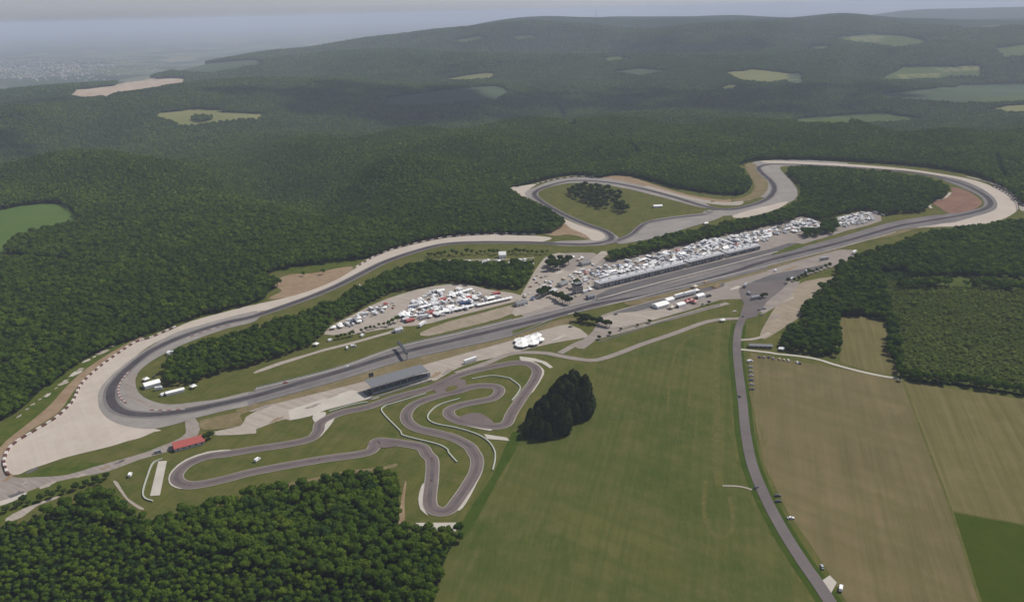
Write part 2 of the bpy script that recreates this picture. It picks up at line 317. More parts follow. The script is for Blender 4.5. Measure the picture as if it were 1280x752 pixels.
class MB:
    def __init__(s): s.v = []; s.f = []; s.m = []
    def add(s, vs, fs, mi=0):
        b = len(s.v); s.v += [tuple(v) for v in vs]; s.f += [tuple(b + i for i in f) for f in fs]; s.m += [mi] * len(fs); return s
    def box(s, x0, x1, y0, y1, z0, z1, mi=0, top=None):
        """top=(dx,dy): the upper face drawn in by that much"""
        dx, dy = top or (0, 0)
        vs = [(x0, y0, z0), (x1, y0, z0), (x1, y1, z0), (x0, y1, z0), (x0 + dx, y0 + dy, z1), (x1 - dx, y0 + dy, z1), (x1 - dx, y1 - dy, z1), (x0 + dx, y1 - dy, z1)]
        return s.add(vs, [(3, 2, 1, 0), (4, 5, 6, 7), (0, 1, 5, 4), (1, 2, 6, 5), (2, 3, 7, 6), (3, 0, 4, 7)], mi)
    def prism(s, prof, y0, y1, mi=0, inset=None):
        """side outline in x,z carried from y0 to y1"""
        n = len(prof); ins = inset or [0] * n
        vs = [(x, y0 + ins[i], z) for i, (x, z) in enumerate(prof)] + [(x, y1 - ins[i], z) for i, (x, z) in enumerate(prof)]
        return s.add(vs, [tuple(range(n))[::1], tuple(range(2 * n - 1, n - 1, -1))] + [(i, i + n, (i + 1) % n + n, (i + 1) % n) for i in range(n)], mi)
    def cyl(s, p0, p1, r0, r1=None, n=8, mi=0):
        r1 = r0 if r1 is None else r1; p0 = Vector(p0); p1 = Vector(p1); d = (p1 - p0).normalized()
        a = d.orthogonal().normalized(); b = d.cross(a)
        vs = []
        for p, r in ((p0, r0), (p1, r1)):
            vs += [p + (a * math.cos(6.28318 * i / n) + b * math.sin(6.28318 * i / n)) * r for i in range(n)]
        return s.add(vs, [(i, (i + 1) % n, (i + 1) % n + n, i + n) for i in range(n)] + [tuple(range(n - 1, -1, -1)), tuple(range(n, 2 * n))], mi)
    def build(s, name, mats, parent=None, smooth_=False):
        return mesh_obj(name, s.v, s.f, mats, parent, s.m, smooth_)
def copy_tree(o, parent=None):
    c = o.copy(); COL.objects.link(c)
    if parent is not None: c.parent = parent
    for ch in o.children: copy_tree(ch, c)
    return c
LAY = 0.05; LCOUNT = {}
def zl(layer):
    LCOUNT[layer] = LCOUNT.get(layer, -1) + 1
    return 0.03 + LAY * layer + 0.0022 * LCOUNT[layer]
def sheet(name, pts2, mat, layer, kind='structure'):
    pts = [(float(p[0]), float(p[1])) for p in pts2]
    tris = tessellate_polygon([[Vector((x, y, 0)) for x, y in pts]])
    z = zl(layer); fs = []
    for t in tris:
        (ax, ay), (bx, by), (cx, cy) = (pts[i] for i in t)
        ar = (bx - ax) * (cy - ay) - (by - ay) * (cx - ax)
        if abs(ar) < 1e-6: continue
        fs.append(tuple(t) if ar > 0 else tuple(t)[::-1])
    o = mesh_obj(name, [(x, y, z) for x, y in pts], fs, mat)
    if kind: o['kind'] = kind
    return o
def poly(name, s, mat, layer, n=4, sm=True):
    p = G(s)
    return sheet(name, smooth(p, True, n) if sm else p, mat, layer)
def offset_line(pts, d0, d1, closed=False):
    P = np.array(pts); N = len(P)
    if closed: T = np.roll(P, -1, 0) - np.roll(P, 1, 0)
    else: T = np.gradient(P, axis=0)
    T /= np.maximum(np.linalg.norm(T, axis=1, keepdims=True), 1e-9); Nn = np.stack([-T[:, 1], T[:, 0]], 1)
    d0 = np.broadcast_to(d0, (N,))[:, None]; d1 = np.broadcast_to(d1, (N,))[:, None]
    return P + Nn * d0, P + Nn * d1
def ribbon(name, pts, d0, d1, mat, layer, closed=False, h=None):
    """strip between the offsets d0 and d1 (left positive) of a centre line"""
    A, B = offset_line(pts, d0, d1, closed); n = len(A); z = zl(layer)
    vs = [(x, y, z) for x, y in A] + [(x, y, z) for x, y in B]
    fs = [(i, (i + 1) % n, (i + 1) % n + n, i + n) for i in range(n if closed else n - 1)]
    (ax, ay), (bx, by), (cx, cy) = A[0], A[1], B[0]
    if (bx - ax) * (cy - ay) - (by - ay) * (cx - ax) < 0: fs = [f[::-1] for f in fs]
    o = mesh_obj(name, vs, fs, mat); o['kind'] = 'structure'
    return o
def strip(name, s, width, mat, layer, closed=False, n=6):
    p = smooth(G(s), closed, n); return ribbon(name, p, width / 2, -width / 2, mat, layer, closed)
def drape(name, s, mat, off=3.0, maxlen=90.):
    rg = random.Random(len(bpy.data.meshes)); c2 = px(s); q2 = [(a[0] + (b[0] - a[0]) * t / 3, a[1] + (b[1] - a[1]) * t / 3) for a, b in zip(c2, c2[1:] + c2[:1]) for t in range(3)]
    p2 = [tuple(p[:2]) for p in WTs([(u + rg.uniform(-2.2, 2.2), v + rg.uniform(-.6, .6)) for u, v in q2])]
    bm = bmesh.new(); vs = [bm.verts.new((x, y, 0)) for x, y in p2]
    for t in tessellate_polygon([[Vector((x, y, 0)) for x, y in p2]]):
        try: bm.faces.new([vs[i] for i in t])
        except ValueError: pass
    for _ in range(6):
        le = [e for e in bm.edges if e.calc_length() > maxlen]
        if not le: break
        bmesh.ops.subdivide_edges(bm, edges=le, cuts=1); bmesh.ops.triangulate(bm, faces=[f for f in bm.faces if len(f.verts) > 3])
    co = np.array([v.co[:2] for v in bm.verts]); zz = terr(co[:, 0], co[:, 1])
    for v, z_ in zip(bm.verts, zz): v.co.z = float(z_) + off
    bmesh.ops.recalc_face_normals(bm, faces=bm.faces)
    me = bpy.data.meshes.new(name); bm.to_mesh(me); bm.free(); me.materials.append(mat)
    o = bpy.data.objects.new(name, me); COL.objects.link(o); o['kind'] = 'structure'
    return o, p2
def wall_along(name, pts, h, th, mat, parent=None, z0=0.0):
    A, B = offset_line(pts, th / 2, -th / 2); n = len(A); mb = MB()
    vs = [(x, y, z0) for x, y in A] + [(x, y, z0) for x, y in B] + [(x, y, z0 + h) for x, y in A] + [(x, y, z0 + h) for x, y in B]
    fs = []
    for i in range(n - 1):
        fs += [(i + n, i + 1 + n, i + 1 + 3 * n, i + 3 * n), (i + 1, i, i + 2 * n, i + 1 + 2 * n), (i + 3 * n, i + 1 + 3 * n, i + 1 + 2 * n, i + 2 * n)]
    fs += [(0, n, 3 * n, 2 * n), (2 * n - 1, n - 1, 3 * n - 1, 4 * n - 1)]
    return mesh_obj(name, vs, fs, mat, parent)

# ------------------------------------------------------------------ the ground
def build_terrain():
    rings = [1.0, 60, 120]
    while rings[-1] < 75000: rings.append(rings[-1] * (1.02 if rings[-1] < 14000 else 1.05) + 6)
    rings = np.array(rings); az = np.radians(np.linspace(-80, 80, 321))
    Rr, A = np.meshgrid(rings, az, indexing='ij'); X = Rr * np.sin(A); Y = Rr * np.cos(A); Z = terr(X, Y)
    n, m = X.shape; idx = np.arange(n * m).reshape(n, m)
    q = np.stack([idx[:-1, :-1], idx[:-1, 1:], idx[1:, 1:], idx[1:, :-1]], -1).reshape(-1, 4)[:, ::-1]
    me = bpy.data.meshes.new('ground'); me.vertices.add(n * m); me.vertices.foreach_set('co', np.stack([X, Y, Z], -1).ravel())
    me.loops.add(q.size); me.loops.foreach_set('vertex_index', q.ravel().astype(np.int32))
    me.polygons.add(len(q)); me.polygons.foreach_set('loop_start', np.arange(0, q.size, 4, dtype=np.int32))
    me.polygons.foreach_set('use_smooth', np.ones(len(q), bool))
    me.update(calc_edges=True); me.materials.append(TERR)
    o = bpy.data.objects.new('ground', me); COL.objects.link(o); o['kind'] = 'structure'
build_terrain()

CLEAR_S = ('p -60,700 0,661 30,653 100,628 130,617 142,628 180,652 200,651 260,637 330,619 370,609 440,600 490,597 498,612 499,655 515,668 '
           '560,665 580,672 562,690 550,730 540,760 530,800 520,900 1500,900 1500,535 1280,495 1210,484 1130,474 1120,455 1110,440 1107,402 1050,395 '
           '1048,406 1020,402 1000,396 1010,380 1030,362 1050,347 1044,338 1060,330 1076,322 1120,310 1150,298 1180,292 1240,285 1283,278 1330,268 1330,250 1282,258 '
           '1262,241 1230,224 1190,214 1130,207 1060,202 1000,200 950,200 930,204 922,211 934,226 938,235 925,244 905,244 880,241 840,234 800,223 770,219 750,223 '
           '720,219 690,223 660,231 637,236 644,246 670,259 700,275 705,283 690,291 660,293 640,293 600,293 560,296 520,304 490,313 455,324 430,327 '
           '380,333 340,340 333,347 350,356 335,366 330,374 310,382 260,394 210,410 180,421 150,431 110,448 80,471 50,491 20,516 0,527 -60,562')
poly('grass', CLEAR_S, GRASS, 0, 3)
# rough ground between the wood and the barrier of the hairpin
poly('rough_ground', '02 1300,0 1000,72 850,108 700,178 560,228 420,288 300,378 200,448 100,556 0,640 0,760 03 -40,40 -60,330 60,310 220,225 420,150 540,110 560,60 300,60 100,130 30,120 10,60 20,0 02 30,750 180,640 340,520 400,420 520,310 700,200 900,120 1300,20', FRINGE, 1, 2)
poly('dirt_track', '02 700,180 560,255 430,340 330,430 250,520 150,605 30,700 03 -40,30 -80,90 0,60 02 40,745 130,660 290,560 370,450 460,350 620,245 710,195', DIRT, 2, 3)
def blotch(name, u, v, ru, rv, mat, layer, seed):
    rg = random.Random(seed); n = 14; pts = []
    for i in range(n):
        a = 6.2832 * i / n; k = rg.uniform(.45, 1.15); pts.append(W(u + math.cos(a) * ru * k - math.sin(a) * rv * .5 * k, v + math.sin(a) * rv * k - math.cos(a) * ru * .35 * k)[:2])
    return sheet(name, pts, mat, layer)
for i, (u, v, ru, rv) in enumerate(((94, 467, 9, 3.5), (80, 478, 8, 4), (100, 462, 5, 3), (59, 494, 6, 2.5), (42, 505, 4, 2), (128, 440, 10, 2.5), (108, 451, 6, 2), (70, 485, 3, 1.5), (50, 499, 3, 1.5), (140, 433, 6, 1.5), (24, 520, 4, 2), (34, 511, 3, 1.5), (118, 446, 3, 1.5))):
    blotch('rubble_patch', u, v, ru, rv, LOTM if i % 3 else CONC, 3, i)
for i, (u, v, ru, rv) in enumerate(((20, 618, 12, 4), (60, 606, 14, 3), (12, 596, 9, 5), (40, 588, 10, 3), (100, 595, 12, 2.5), (130, 585, 9, 2.5), (150, 577, 8, 2), (30, 604, 7, 2))):
    blotch('mud_patch', u, v, ru, rv, (ASPHALT, LOTM, DIRT)[i % 3], 4, 40 + i)
for i, (u, v, ru, rv) in enumerate(((330, 509, 14, 3), (420, 492, 16, 3), (470, 497, 6, 2), (545, 468, 9, 4), (560, 464, 7, 3), (600, 445, 18, 2), (700, 422, 12, 2.5), (345, 525, 9, 3), (390, 508, 12, 2), (860, 376, 10, 2), (920, 360, 9, 2), (990, 335, 12, 2), (970, 395, 8, 3), (985, 375, 9, 4), (530, 390, 10, 3), (600, 372, 9, 2), (450, 400, 7, 2), (680, 350, 6, 4), (700, 340, 6, 3))):
    blotch('worn_patch', u, v, ru, rv, (GREYLOT, LOTM, CONC, DIRT)[i % 4], 8, 70 + i)
poly('access_road', '03 -60,120 0,30 20,0 02 20,745 03 8,60 40,125 180,128 330,118 460,80 640,30 740,0 02 780,735 870,700 930,660 925,600 975,585 1000,640 970,690 900,735 03 700,40 540,100 380,130 250,160 130,205 0,262 -60,290', GREYLOT, 2, 2)
poly('rough_grass', '03 -60,330 0,310 100,262 250,190 400,138 540,112 530,140 400,180 260,228 120,290 30,350 -60,390', FRINGE, 2, 2)
poly('rubble_heap_ground', '03 30,335 120,285 290,222 280,238 190,270 110,330 40,350', LOTM, 3, 2)
poly('rubble_heap_ground', '03 0,250 60,232 130,205 125,220 60,252 0,272', CONC, 4, 2)
# gravel trap of the hairpin, and the strip following the track up the left side
poly('gravel_trap', '02 1282,18 1100,62 950,104 850,148 760,183 680,208 600,258 510,323 440,383 400,430 372,490 342,530 275,590 185,645 85,705 42,745 '
     '03 28,30 24,60 45,108 92,116 150,90 240,60 330,30 450,0 02 560,725 640,700 700,685 770,655 800,645 640,610 560,570 530,520 520,470 535,420 580,360 650,300 740,230 850,175 980,130 1130,88 1282,55', GRAVEL, 3, 3)
poly('gravel_strip', '21 200,440 130,428 0,424 11 1200,420 1100,424 950,438 800,468 700,493 600,530 500,588 400,648 250,708 100,748 02 1270,22 1275,58 11 230,748 400,678 520,613 640,555 800,500 940,466 1100,455 1280,455 21 120,462', GRAVEL, 4, 3)
poly('dirt_patch', '11 70,665 170,620 280,615 400,590 480,580 470,610 390,655 260,705 150,735 60,740 130,700', DIRT, 2, 3)
poly('grass_patch', '11 110,600 300,560 460,545 520,550 470,575 380,590 280,605 170,612', FRINGE, 3, 3)
# paved run-off around the hairpin
poly('paved_runoff', '02 680,275 600,335 530,400 495,450 490,500 505,550 550,595 640,628 760,640 870,618 930,600 1000,580 1130,548 1270,512 1270,452 1100,490 980,505 850,518 760,500 700,465 678,415 690,360 760,300 860,245 960,200 1130,140 1280,100 1280,50 980,128 850,172', RUNOFF, 5, 3)
poly('gravel_island', '02 655,372 690,365 672,400 682,455 720,495 780,520 850,530 960,522 940,532 800,538 700,520 650,490 625,440 632,400', GREYLOT, 6, 3)
# start straight: asphalt, verge, pit lane
poly('straight_runoff', '02 1240,462 1280,452 12 0,437 230,382 450,322 720,226 1000,162 1280,93 22 130,62 300,20 450,-20 21 800,660 1000,605 1280,528 31 180,480 350,436 600,363 760,335 880,322 900,362 740,388 640,402 360,487 0,578 21 1280,590 1000,660 640,745 22 400,30 200,95 0,150 12 1280,175 1000,238 720,303 400,402 0,512 02 1240,525', TRACKM, 5, 2)
poly('dry_verge', '02 1180,545 12 0,512 400,402 720,303 1000,238 1280,175 22 200,105 300,85 22 310,105 130,152 12 1280,197 1100,247 900,302 600,388 0,538 02 1200,580', VERGE, 4, 2)
poly('dry_verge', '21 560,760 640,745 1000,662 1280,592 31 0,580 360,489 640,404 740,390 860,372 720,398 640,425 500,450 400,478 340,500 0,592 21 1280,604 1000,678 700,752 600,775', VERGE, 6, 2)
poly('grass_strip', '31 20,520 150,465 180,482 60,515', FRINGE, 6, 2)
MT = '31 0,552 360,462 640,382 760,360 880,340 1000,318 1080,295 1112,270 1100,240 1050,205 980,172 900,146 800,124 600,99 400,84 200,73 60,69 p 958,206 948,210 953,217 964,227 968,237 960,248 942,256 911,262 881,258 834,244 787,232.5 750,227 717,226 694,230 675,236.5 668,243.5 678,253 701,266.5 731,280 754,288 764,295 761,301 741,305 712,305.5 670,303.5 640,303 595,303 555,305.5 520,314 480,328 450,343 420,358 382,373.5 02 1280,75 1130,110 980,155 850,205 740,262 650,332 590,392 557,445 555,495 585,538 650,563 760,570 900,555 1060,525 1270,478 12 230,408 450,345 720,262 1000,195 1280,128 22 150,92 300,52 450,12 21 700,720 900,665 1100,610'
MTP = smooth(G(MT), True, 6)
ribbon('kerb_border', MTP, 6.6, -6.6, RUNOFF, 7, True)
ribbon('race_track', MTP, 6.0, -6.0, TRACKM, 8, True)
ribbon('racing_line', MTP, 3.7, -3.7, RUBBER, 9, True)
ribbon('edge_line', smooth(G('12 0,441 230,386 450,326 720,230 1000,166 1280,97 22 130,66 300,24 400,-2'), False, 4), .7, -.7, CONC, 9)
ribbon('edge_line', smooth(G('12 0,508 400,398 720,299 1000,234 1280,171 22 200,91'), False, 4), .6, -.6, RUNOFF, 9)
ribbon('edge_line', smooth(G('p 710,393 785,375.5 860,356.5 960,332 1050,309.5 1120,290'), False, 4), .7, -.7, CONC, 9)
# second, lower link of the loop with its paved run-off
poly('paved_runoff', 'p 885,262 881,266 846,270 811,276 797,284 790,292 772,300 775,305 800,301 816,298 840,291 866,283 893,275 905,268', RUNOFF, 5, 3)
strip('link_track', 'p 888,264 881,268 846,272 811,278 799,285 790,293 772,301 755,305', 11, TRACKM, 10)
strip('racing_line', 'p 881,268 846,272 811,278 799,285 790,293 772,301', 4, RUBBER, 11)
# gravel and dirt of the far loops
def L4(s): return 'p ' + ' '.join('%.2f,%.2f' % (600 + float(a) / 4.267, 190 + float(b) / 4.267) for a, b in (t.split(',') for t in s.split()))
poly('gravel_trap', L4('162,192 230,180 300,172 262,200 240,228 300,285 450,357 560,402 640,425 668,450 650,468 600,472 560,440 480,405 430,362 300,302 190,240'), GRAVEL, 6, 3)
poly('dirt_patch', L4('330,430 400,400 450,378 560,400 640,430 655,455 600,470 480,440 400,448'), DIRT, 5, 3)
poly('paved_runoff', L4('230,225 290,190 400,150 520,135 660,140 800,165 1000,215 1200,272 1200,300 1000,250 800,200 640,172 500,165 400,180 320,205 310,235 420,310 600,390 700,430 740,460 700,490 600,500 420,500 400,478 560,470 640,460 650,440 560,402 430,340 320,275'), RUNOFF, 4, 3)
poly('dirt_patch', L4('560,140 650,135 740,124 800,130 900,165 1100,225 1290,255 1330,250 1340,262 1290,278 1100,245 900,195 700,160'), DIRT, 3, 3)
poly('gravel_strip', L4('900,182 1100,236 1290,268 1400,262 1380,285 1250,280 1100,250 900,196'), LOTM, 6, 3)
poly('paved_runoff', 'p 938,206 952,201 1000,200 1040,202 1060,205 1000,207 975,209 985,222 995,234 996,246 985,254 960,262 930,268 890,270 880,264 920,262 945,256 960,248 940,244 950,232 945,222', RUNOFF, 4, 3)
poly('dirt_strip', 'p 931,208 940,204 950,210 958,224 960,236 950,246 930,252 915,250 932,246 942,238 942,228', VERGE, 5, 3)
poly('gravel_strip', 'p 915,270 940,262 965,256 985,252 975,260 950,268 925,273', GRAVEL, 6, 2)
poly('gravel_trap', '31 1246,300 1238,262 1190,217 1100,172 1000,142 860,117 700,94 520,77 300,64 0,52 0,64 300,76 520,90 700,103 860,128 960,147 1060,187 1130,237 1146,280 1112,308 1020,333 900,362 740,387 860,382 1000,380 1100,365 1180,342', GRAVEL, 5, 3)
poly('outer_track', '31 1300,300 1262,300 1246,262 1200,215 1110,165 1000,135 1000,131 1120,160 1215,207 1262,255 1290,270', LOTM, 6, 3)
poly('paved_runoff', '31 860,128 960,147 1060,187 1130,237 1146,280 1112,308 1020,335 900,364 880,322 1000,300 1062,288 1080,262 1050,225 960,182 880,150', TRACKM, 6, 3)
poly('red_gravel_trap', '31 822,257 900,235 918,212 920,185 1000,205 1058,245 1068,268 1020,298 920,316 870,295', REDGRAVEL, 7, 3)
strip('gravel_path', '31 815,290 806,258 880,240 912,212', 4.5, GRAVEL, 8)
# service area, lots and paddocks
poly('packed_lot', '12 0,538 600,388 900,302 1100,247 1280,197 22 120,152 280,117 380,172 330,190 200,212 0,262 12 1280,268 1100,303 980,350 900,398 850,402 600,467 560,492 350,545 270,577 170,597 140,592 0,642 02 1280,662 1090,672 1062,655 1200,625 1230,580 1280,552', LOTM, 3, 2)
poly('concrete_terrace', '12 160,547 330,492 480,445 585,472 560,490 350,545 270,576 172,596', CONC, 4, 2, False)
poly('grass_hump', '02 1000,600 1120,570 1220,552 1200,575 1215,610 1180,630 1050,645 1005,640', VERGE, 5, 2)
poly('service_yard', 'p 752,394 800,380 880,357 960,337 1050,312 1072,318 1040,334 1000,346 975,352 1000,352 985,372 955,392 946,384 945,372 925,374 900,375 860,388 800,405 775,412 745,425 730,436 718,432 735,420 745,408', GREYLOT, 4, 2)
poly('yard_asphalt', 'p 765,392 800,381 850,368 880,358 900,352 905,358 870,368 830,380 800,388 770,396', ASPHALT, 5, 2)
poly('packed_lot', '22 445,85 530,62 690,50 800,38 860,48 700,97 560,127 492,132 495,105', LOTM, 6, 2)
poly('yard_asphalt', 'p 965,343 1000,337 1035,330 1020,339 985,350 960,358 930,368 925,360', ASPHALT, 5, 2)
poly('paddock_pavement', 'p 650,382 662,350 676,328 690,318 742,316 760,326 800,318 850,306 900,294 960,282 1002,270 1035,280 1046,272 1090,263 1102,276 1060,288 1035,296 1000,306 965,319 900,338 760,376 700,387 655,396', GREYLOT, 4, 2)
poly('pit_lane', 'p 745,374 760,362 860,336 960,312 985,304 1000,306 965,319 860,346 760,374', ASPHALT, 5, 2)
ribbon('pit_lane_line', smooth(G('p 748,374 800,359.5 860,344 920,328.5 972,314.5'), False, 4), 0.9, -0.9, CONC, 10)
poly('packed_lot', 'p 405,418 415,407 440,394 470,379 500,368 540,358 580,355 610,362 640,366 655,372 640,378 600,388 560,398 530,406 505,408 470,413 440,418', LOTM, 3, 2)
poly('packed_lot', 'p 640,392 662,350 676,328 690,318 705,317 700,330 712,340 742,322 752,314 760,318 735,340 742,362 700,376 680,385 655,392', LOTM, 5, 2)
poly('dry_verge', 'p 525,416 560,402 600,392 640,381 656,384 625,398 570,412 535,420', DUSTY, 3, 2)
poly('dirt_path', '12 0,350 120,305 270,262 340,240 480,205 640,160 720,138 725,148 640,172 480,217 340,252 280,270 130,318 0,362', LOTM, 3, 2)
strip('paddock_lane', 'p 525,327 560,325.5 600,324.5 640,324 668,322', 3.5, LOTM, 3)
# access roads on the right
strip('road_verge', 'p 1085,830 1030,742 1001,700 976,660 955,620 939,580 931,540 927,500 922,460 920,430 924,405', 14.5, DITCH, 2)
strip('access_road', 'p 1085,830 1031,742 1002,700 977,660 956,620 940,580 932,540 928,500 923,460 921,430 925,405 936,386 944,372', 7.6, ROADM, 7)
poly('junction', 'p 925,396 930,380 925,370 930,358 960,352 985,352 975,364 958,378 945,396', ROADM, 6, 2)
strip('service_road', '22 1150,88 1040,93 950,112 800,167 650,217 520,267 420,296 340,292 250,277 150,260 0,264 12 1150,312 1000,362', 7, GREYLOT, 4)
strip('perimeter_road', '22 240,262 300,228 340,208 385,195 490,168 640,128 820,82 960,42 1080,12', 7, GREYLOT, 5)
strip('dirt_path', '22 1145,243 1280,258 32 50,266 150,276 250,293 330,318 450,350 560,374 670,392', 3.6, CONC, 5)
strip('dirt_path', '22 1140,196 1200,192 1250,180 1290,160', 4.5, LOTM, 5)
strip('dirt_path', 'p 903,607 925,608 940,612', 1.6, LOTM, 5)
poly('dirt_lot', 'p 950,418 958,402 972,380 990,362 1005,352 1040,346 1050,350 1038,362 1016,380 1000,396 985,406 970,416 955,424', DUSTY, 3, 2)
# fields
poly('meadow', 'p 746,458 800,436 860,417 905,405 911,430 912,470 916,540 923,590 943,635 983,700 1018,760 1066,835 1066,900 520,900 540,760 560,690 596,640 634,590 650,550 700,548 742,500', FIELD, 1, 2)
strip('worn_track', 'p 899,403 896,430 895,480 897,540 896,580 900,606', 6, WORN, 2)
strip('worn_track', 'p 882,600 880,640 890,665 905,672 916,655 912,620', 3, WORN, 2)
strip('worn_track', '22 1030,150 900,178 850,215 825,245 800,330 785,440 780,560', 2.4, WORN, 2)
strip('worn_track', '22 905,270 895,400 885,520', 2.4, WORN, 2)
poly('hay_field', 'p 938,441 1000,452 1060,462 1128,476 1145,520 1162,566 1190,640 1225,752 1262,870 1110,870 1058,752 1020,690 985,640 955,580 943,520', STUBBLE, 1, 2, False)
poly('pale_hay_field', 'p 1129,476 1280,499 1500,535 1500,690 1280,655 1190,638 1162,566 1145,520', HAY, 1, 2, False)
poly('crop_field', 'p 1190,640 1280,656.5 1500,692 1500,900 1271,900 1225,752', CROP, 1, 2, False)
strip('field_margin', 'p 1128,475 1145,520 1162,565 1190,640 1225,752 1262,870', 1.8, WORN, 2)
poly('small_hay_field', 'p 1052,396 1104,402 1108,430 1116,450 1124,470 1060,456 1050,448 1053,430', HAY, 1, 2)
strip('field_edge', 'p 960,560 940,500 939,470 937,447', 2.4, HAY, 3)
poly('scrub_ground', 'p 1112,400 1108,372 1100,350 1200,345 1280,350 1500,385 1500,530 1280,492 1210,481 1132,473 1120,455', SCRUBG, 1, 1, False)
# kart track
KT = '13 0,100 320,42 560,5 12 600,705 650,702 760,716 830,732 13 855,15 882,50 878,150 868,230 877,280 920,302 970,290 1012,240 1060,170 1098,100 1105,40 1085,0 12 1060,722 980,682 880,656 800,635 756,600 754,560 790,520 860,490 930,470 1000,455 1080,430 1150,424 1205,432 1216,457 1180,488 1100,505 1020,522 968,545 970,575 1010,598 1080,614 1180,628 1250,615 22 0,560 60,470 110,400 126,350 92,318 30,310 12 1230,320 1100,347 1000,378 930,412 850,442 700,482 560,530 440,556 370,582 322,612 312,652 270,690 160,716 0,740 03 1150,10 1040,25 945,60 890,108 886,146 930,168 1010,164 1150,133'
KTP = smooth(G(KT), True, 6)
ribbon('kart_kerb', KTP, 5.1, -5.1, KERBM, 5, True)
ribbon('kart_track', KTP, 4.3, -4.3, KARTM, 8, True)
KARTDARK = ground_mat('kart_rubber', (0.098, 0.082, 0.082), (0.135, 0.112, 0.110), 14, (0.085, 0.073, 0.074), 3, amt3=0.5)
ribbon('kart_line', KTP, 1.5, -1.5, KARTDARK, 9, True)
poly('kart_paddock', '12 570,515 700,470 850,430 920,395 1000,368 1020,392 1045,395 1050,420 1030,460 940,480 900,470 880,445 700,500 575,532', KARTM, 6, 2)
poly('kart_apron', '12 555,712 640,690 720,700 700,728 600,735', KARTM, 7, 2)
poly('kart_apron', '12 1010,592 1060,565 1120,562 1160,585 1190,612 1120,622', KARTM, 9, 2)
poly('grass_island', '12 950,440 985,425 1010,432 980,450 955,455', GRASS, 9, 2)
for s in ('13 840,160 825,180 812,235 822,290 862,322 850,305 832,270 836,220', '03 1150,-8 1040,2 930,40 860,95 842,140 856,172 900,188 905,182 868,160 868,128 890,85 950,40 1050,12 1150,2',
          '12 1020,612 1080,632 1170,650 1172,640 1080,618', '22 40,292 100,300 150,335 160,368 110,450 100,455 140,380 142,350 110,318 60,305', '12 285,570 340,555 350,570 315,600 290,605',
          '12 395,585 370,625 345,655 320,682 335,640 360,600', '13 1120,100 1085,170 1040,250 1010,292 1020,295 1050,262 1095,180 1130,100'):
    poly('painted_kerb', s, CONC, 7, 2)
for s in ('03 792,50 835,48 800,220 750,224', '13 800,358 1005,356 1000,400 800,394', '12 1140,666 1255,684 1268,700 1155,690', '22 38,278 115,288 170,305 205,332 190,338 150,312 90,298 38,292'):
    poly('concrete_slab', s, CONC, 6, 2, False)
poly('concrete_slab', 'p 1024,728 1037,719 1046,728 1039,741', CONC, 6, 2, False)
poly('dirt_path', '03 565,150 590,155 640,235 720,285 700,290 640,250 600,200', LOTM, 3, 2)
poly('dirt_path', '13 745,150 752,160 742,250 745,330 735,368 712,365 720,270 735,200', DIRT, 3, 2)
poly('dirt_path', '13 150,160 280,135 460,95 620,80 700,60 700,75 620,95 460,108 280,150 160,175', VERGE, 2, 2)
poly('lush_bank', 'p 640,540 652,548 622,600 598,645 580,672 570,668 590,632 618,590', DITCH, 2, 2)
# striped kerbs inside the hairpin
KERBRED = paint('faded_red_kerb', (0.20, 0.07, 0.06), 0.8, 0.25); KERBW = paint('faded_white_kerb', (0.40, 0.36, 0.33), 0.8, 0.25)
def kerb(s, name='striped_kerb', wd=1.6, seg=3.5):
    P = np.array(smooth(G(s), False, 12)); L = np.concatenate([[0], np.cumsum(np.linalg.norm(np.diff(P, axis=0), axis=1))])
    n = max(4, int(L[-1] / seg)); t = np.linspace(0, L[-1], n + 1)
    Q = np.stack([np.interp(t, L, P[:, 0]), np.interp(t, L, P[:, 1])], 1)
    A, B = offset_line(Q, wd / 2, -wd / 2); vs = []; fs = []; fm = []
    for i in range(n):
        b = len(vs); vs += [(*A[i], .60), (*A[i + 1], .60), (*B[i + 1], .62), (*B[i], .62)]
        fs.append((b, b + 1, b + 2, b + 3)); fm.append(i % 2)
    (ax, ay), (bx, by), (cx, cy) = A[0], A[1], B[0]
    if (bx - ax) * (cy - ay) - (by - ay) * (cx - ax) < 0: fs = [f[::-1] for f in fs]
    o = mesh_obj(name, vs, fs, [KERBRED, KERBW], None, fm); o['kind'] = 'structure'
kerb('02 648,350 608,400 592,440 600,480 632,512'); kerb('02 750,546 830,548 925,542')
kerb('02 1150,122 1060,142 930,190', seg=5)
